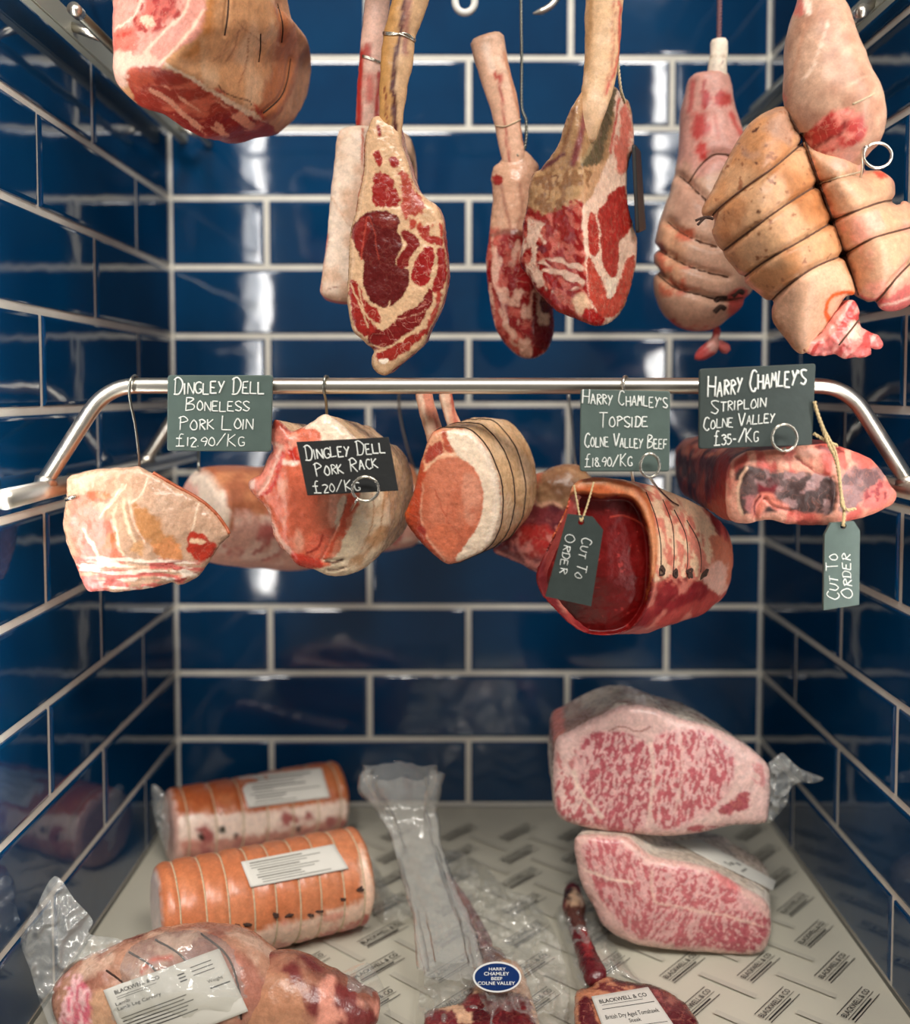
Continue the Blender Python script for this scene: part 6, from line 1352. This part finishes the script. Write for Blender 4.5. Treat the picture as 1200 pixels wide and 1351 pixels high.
# the long twisted mouth of the bag, rising to the back
Cn = [np.array(c) for c in (ZP(596, 1282, .042), ZP(583, 1225, .058), ZP(566, 1165, .075), ZP(549, 1112, .095), ZP(535, 1072, .120), ZP(530, 1042, .150), ZP(528, 1018, .172))]
Vn = []; Fn = []; nn_ = 44
for i, q in enumerate(np.linspace(0, 1, 46)):
    c = np.array([np.interp(q, np.linspace(0, 1, 7), [p[m_] for p in Cn]) for m_ in range(3)]); wd_ = np.interp(q, [0, .25, .5, .7, .85, 1], [.030, .027, .025, .032, .044, .046])
    for j in range(nn_):
        s = 2 * math.pi * j / nn_; fold = 1 + .16 * math.sin(7 * s + 3 * q) + .10 * math.sin(13 * s - 7 * q)
        Vn.append(c + wd_ * fold * np.array([math.cos(s), .30 * math.sin(s), .12 * math.sin(s)]))
Vn = np.array(Vn); Vn = Vn + (fbm(Vn, 60, 3, 5) * .004)[:, None] * np.array([.6, 1, .6])
for i in range(45):
    for j in range(nn_): Fn.append((i * nn_ + j, i * nn_ + (j + 1) % nn_, (i + 1) * nn_ + (j + 1) % nn_, (i + 1) * nn_ + j))
mesh('bag_mouth', Vn, Fn, M_FILM, t)

# ---- dry-aged tomahawk in film, bottom right of the middle
t = empty('tomahawk_steak', tuple(FL(830, 1330)), 'dark bone-in steak lying at the bottom, knuckled bone pointing back, white label on it', 'steak')
a = lambda *p: zm(720, 1140, 5.4545, *p)
ol = a((320, 880), (380, 820), (440, 812), (540, 836), (650, 852), (740, 868), (860, 912), (980, 992), (1055, 1070), (1100, 1160), (1120, 1300), (1000, 1500), (700, 1600), (380, 1500), (250, 1300), (215, 1151), (208, 1020), (215, 930), (260, 900))
st2, _ = cut('steak', ol, lying(.0265), t, M_WET, (196, 130, 96), [
  ('p', a((480, 840), (740, 870), (980, 990), (1110, 1160), (1100, 1400), (900, 1300), (840, 1100), (760, 940), (600, 880)), (84, 20, 28), 4, 3, .5), ('n', a((700, 860), (980, 990), (1110, 1160), (1100, 1400), (800, 1100)), (140, 66, 66), 70, .2, .25, (1, 1)), ('p', a((860, 960), (960, 960), (940, 1010), (860, 1000)), (150, 90, 80), 5, 4, 0),
  ('p', a((240, 990), (320, 970), (380, 1151), (420, 1300), (260, 1200)), (92, 24, 30), 4, 3, .8), ('r', a((340, 860), (480, 840), (620, 900), (360, 950)), (110, 40, 40), .3, .1, .2, 15, 4), ('l', a((480, 836), (640, 860), (820, 900)), (60, 14, 20), 4, 3, 1.5)],
  side_base=(110, 50, 46), E=(0, 0, -.024), r=.008, bulge=.003, sp=2., disp=.0014, kpx=.00075, seed=68, back=.96)
C = [ZP(x, y, z) for x, y, z in ((754, 1166, .030), (755, 1178, .030), (757, 1196, .027), (759, 1212, .024), (764, 1230, .022), (771, 1252, .022), (780, 1276, .025), (788, 1295, .028))]
bn2, = [loft('bone', C, np.array([5, 13, 17, 13.5, 12.5, 13.5, 15, 14]) * .00082, t, M_WET, (92, 24, 30), [('p', a((150, 200), (220, 190), (230, 300), (160, 300)), (206, 170, 140), 6, 4, 0), ('p', a((230, 220), (310, 240), (300, 290), (240, 300)), (226, 196, 176), 5, 4, 0), ('p', a((110, 330), (300, 320), (300, 460), (120, 460)), (84, 48, 40), 6, 4, 0), ('n', a((120, 150), (320, 180), (310, 470), (110, 470)), (54, 26, 26), 70, .1, .25, (1, 1)), ('p', a((250, 480), (300, 490), (340, 680), (290, 680)), (146, 44, 46), 6, 4, 0), ('l', a((260, 690), (310, 680), (380, 700)), (50, 14, 22), 3, 3, 1.5)], ratio=.85, n=32, disp=.0018, dscale=70, seed=69)]
q = [(779.5, 1314.5), (854.5, 1302), (898, 1366), (803, 1378)]
s_, at = sheet_on('label', q, [st2], M_PAPER, t, 18, 14, off=.001)
v, f = print_vf(at, [('BLACKWELL & CO', .10, .17, .90, .075, .012), ('_', .10, .29, .95, .29, .012), ('_', .12, .21, .80, .21, .008), ('British Dry Aged Tomahawk', .10, .50, .93, .085, .004), ('Steak', .42, .62, .60, .075, .004), ('_', .1, .70, .95, .70, .010), ('_', .3, .82, .42, .82, .03), ('_', .6, .80, .7, .80, .03)])
mesh('label_print', v, f, M_INK, s_)
crinkle('film_bag', a((60, 380), (130, 240), (200, 120), (330, 200), (400, 420), (520, 620), (680, 840), (640, 860), (480, 840), (340, 900), (230, 900), (150, 640)), lying(.001), t, M_FILM, .030, .006, 3, 13, 55)

# ---- two marbled blocks
t = empty('marbled_beef_block', (.30, 1.12, 0), 'lower of two heavily marbled pale pink beef blocks, lying on the tray', 'block')
a = lambda *p: zm(740, 1080, 3.529, *p)
ol = a((58, 108), (75, 80), (120, 72), (200, 76), (300, 90), (360, 130), (420, 175), (520, 196), (620, 215), (710, 240), (820, 305), (920, 362), (962, 410), (972, 480), (968, 550), (940, 615), (860, 634), (700, 626), (520, 612), (385, 594), (285, 556), (195, 492), (150, 410), (95, 300), (66, 190))
MP = (216, 160, 152)
mus = a((100, 120), (240, 95), (330, 160), (400, 220), (520, 225), (700, 265), (820, 340), (940, 430), (955, 530), (860, 620), (700, 600), (380, 565), (270, 480), (170, 330), (110, 200))
sblk, _ = cut('block', ol, upright(lambda P: 1.051 + .0001 * np.maximum(0, 850 - P[:, 0])), t, M_WET, (220, 178, 168), [
  ('p', mus, (216, 164, 160), 5, 4, 0),
  ('r', a((100, 120), (240, 95), (330, 160), (420, 260), (400, 560), (270, 480), (150, 300)), (186, 100, 104), .36, .04, .22, 78, 3.5), ('r', a((420, 230), (520, 225), (700, 265), (820, 340), (800, 420), (600, 430), (440, 400)), (186, 100, 104), .36, .03, .22, 140, 1.6), ('r', a((390, 400), (600, 420), (940, 440), (955, 530), (860, 620), (700, 600), (400, 565)), (184, 96, 102), .36, .02, .22, 120, 2.2), ('r', a((640, 520), (940, 480), (950, 560), (860, 625), (660, 590)), (176, 84, 94), .36, -.02, .2, 40, 2.5),
  ('l', a((110, 240), (230, 280), (330, 300)), (232, 200, 184), 3, 3, 2), ('l', a((420, 250), (440, 380), (600, 420), (720, 440), (940, 500)), (226, 186, 172), 3, 4, 3), ('l', a((380, 170), (310, 100), (280, 80)), (204, 150, 140), 2, 3, 2), ('p', a((700, 240), (820, 300), (820, 340), (760, 310)), (214, 130, 128), 6, 4, 0)],
  side_base=(206, 188, 172), side=[('n', None, (226, 212, 198), 26, .1, .4, (1, 1)), ('p', a((1040, 320), (1110, 230), (1120, 300), (1060, 400)), (216, 150, 140), 8, 5, 0)], E=(.052, .125, -.014), prof=[(0, 1), (.1, 1.0), (.8, .92), (1, .85)], r=.010, bulge=.006, sp=2.1, disp=.0014, dscale=36, seed=71)
s_, at = sheet_on('label', a((515, 105), (640, 92), (1000, 290), (985, 335)), [sblk], M_PAPER, t, 20, 10, relax=3, off=.004)
v, f = print_vf(at, [('_', .30, .50, .40, .50, .08), ('_', .44, .52, .62, .52, .05), ('_', .3, .66, .7, .66, .03), ('_', .66, .56, .8, .56, .06)]); mesh('label_print', v, f, M_GREYINK, s_)

t = empty('marbled_beef_block', (.28, 1.13, .15), 'upper of two heavily marbled pale pink beef blocks, film twisted off at its right', 'block')
a = lambda *p: zm(710, 898, 3.0, *p)
ol = a((72, 235), (120, 205), (180, 172), (250, 135), (340, 103), (450, 108), (560, 148), (700, 188), (820, 258), (905, 328), (918, 420), (906, 545), (870, 566), (760, 572), (640, 600), (520, 613), (380, 606), (270, 592), (160, 572), (78, 532), (60, 430), (62, 320))
tblk, _ = cut('block', ol, upright(lambda P: 1.062 + .00006 * np.maximum(0, 880 - P[:, 0])), t, M_WET, (224, 186, 178), [
  ('p', a((180, 220), (280, 200), (420, 260), (440, 540), (420, 600), (250, 580), (160, 420), (150, 300)), (220, 172, 168), 6, 4, 0), ('p', a((450, 250), (560, 190), (700, 220), (770, 300), (760, 420), (640, 540), (470, 570)), (220, 172, 168), 6, 4, 0),
  ('r', a((180, 220), (280, 200), (420, 240), (445, 400), (420, 600), (250, 585), (180, 460), (160, 320)), (180, 90, 98), .32, -.01, .22, 105, 2.2), ('r', a((450, 260), (520, 210), (620, 195), (720, 240), (775, 320), (740, 440), (640, 530), (460, 570)), (184, 94, 100), .34, .0, .22, 95, 2.4), ('r', a((75, 380), (130, 380), (200, 500), (260, 570), (160, 565), (80, 525)), (188, 100, 104), .34, .0, .22, 110, 2.4), ('p', a((710, 510), (800, 450), (832, 460), (820, 510), (730, 530)), (166, 80, 88), 4, 4, .8), ('r', a((560, 590), (680, 565), (740, 570), (640, 600)), (170, 80, 86), .3, -.2, .2, 10, 3), ('r', a((840, 330), (890, 340), (895, 420), (850, 400)), (206, 140, 138), .3, .0, .2, 80, 3), ('r', a((80, 260), (150, 260), (130, 360), (70, 360)), (200, 130, 128), .25, .1, .2, 60, 3),
  ('l', a((280, 200), (330, 180), (390, 200), (440, 185)), (150, 90, 80), 1.6, 2, 2), ('l', a((140, 360), (170, 440), (250, 540)), (232, 200, 186), 5, 4, 3), ('l', a((445, 240), (455, 400), (430, 580)), (230, 196, 184), 4, 4, 3), ('l', a((560, 200), (570, 360), (540, 520)), (228, 190, 180), 2.5, 4, 3)],
  side_base=(182, 170, 158), side=[('n', None, (150, 122, 112), 22, .05, .4, (1, 1)), ('n', None, (212, 200, 186), 40, .2, .3, (1, 1)), ('p', a((55, 120), (90, 90), (100, 230), (60, 260)), (190, 120, 110), 6, 5, 0)], E=(-.012, .11, .006), prof=[(0, 1), (.1, 1.0), (.8, .90), (1, .8)], r=.010, bulge=.006, sp=2.1, disp=.0014, dscale=36, seed=73)
crinkle('film_twist', a((905, 340), (930, 310), (965, 286), (1000, 318), (1040, 350), (1090, 370), (1128, 388), (1090, 405), (1030, 405), (995, 430), (985, 480), (940, 540), (905, 562), (898, 450)), upright(lambda P: 1.085 + .0002 * (P[:, 0] - 1010)), t, M_FILM2, .012, .012, 2.4, 15, 75)
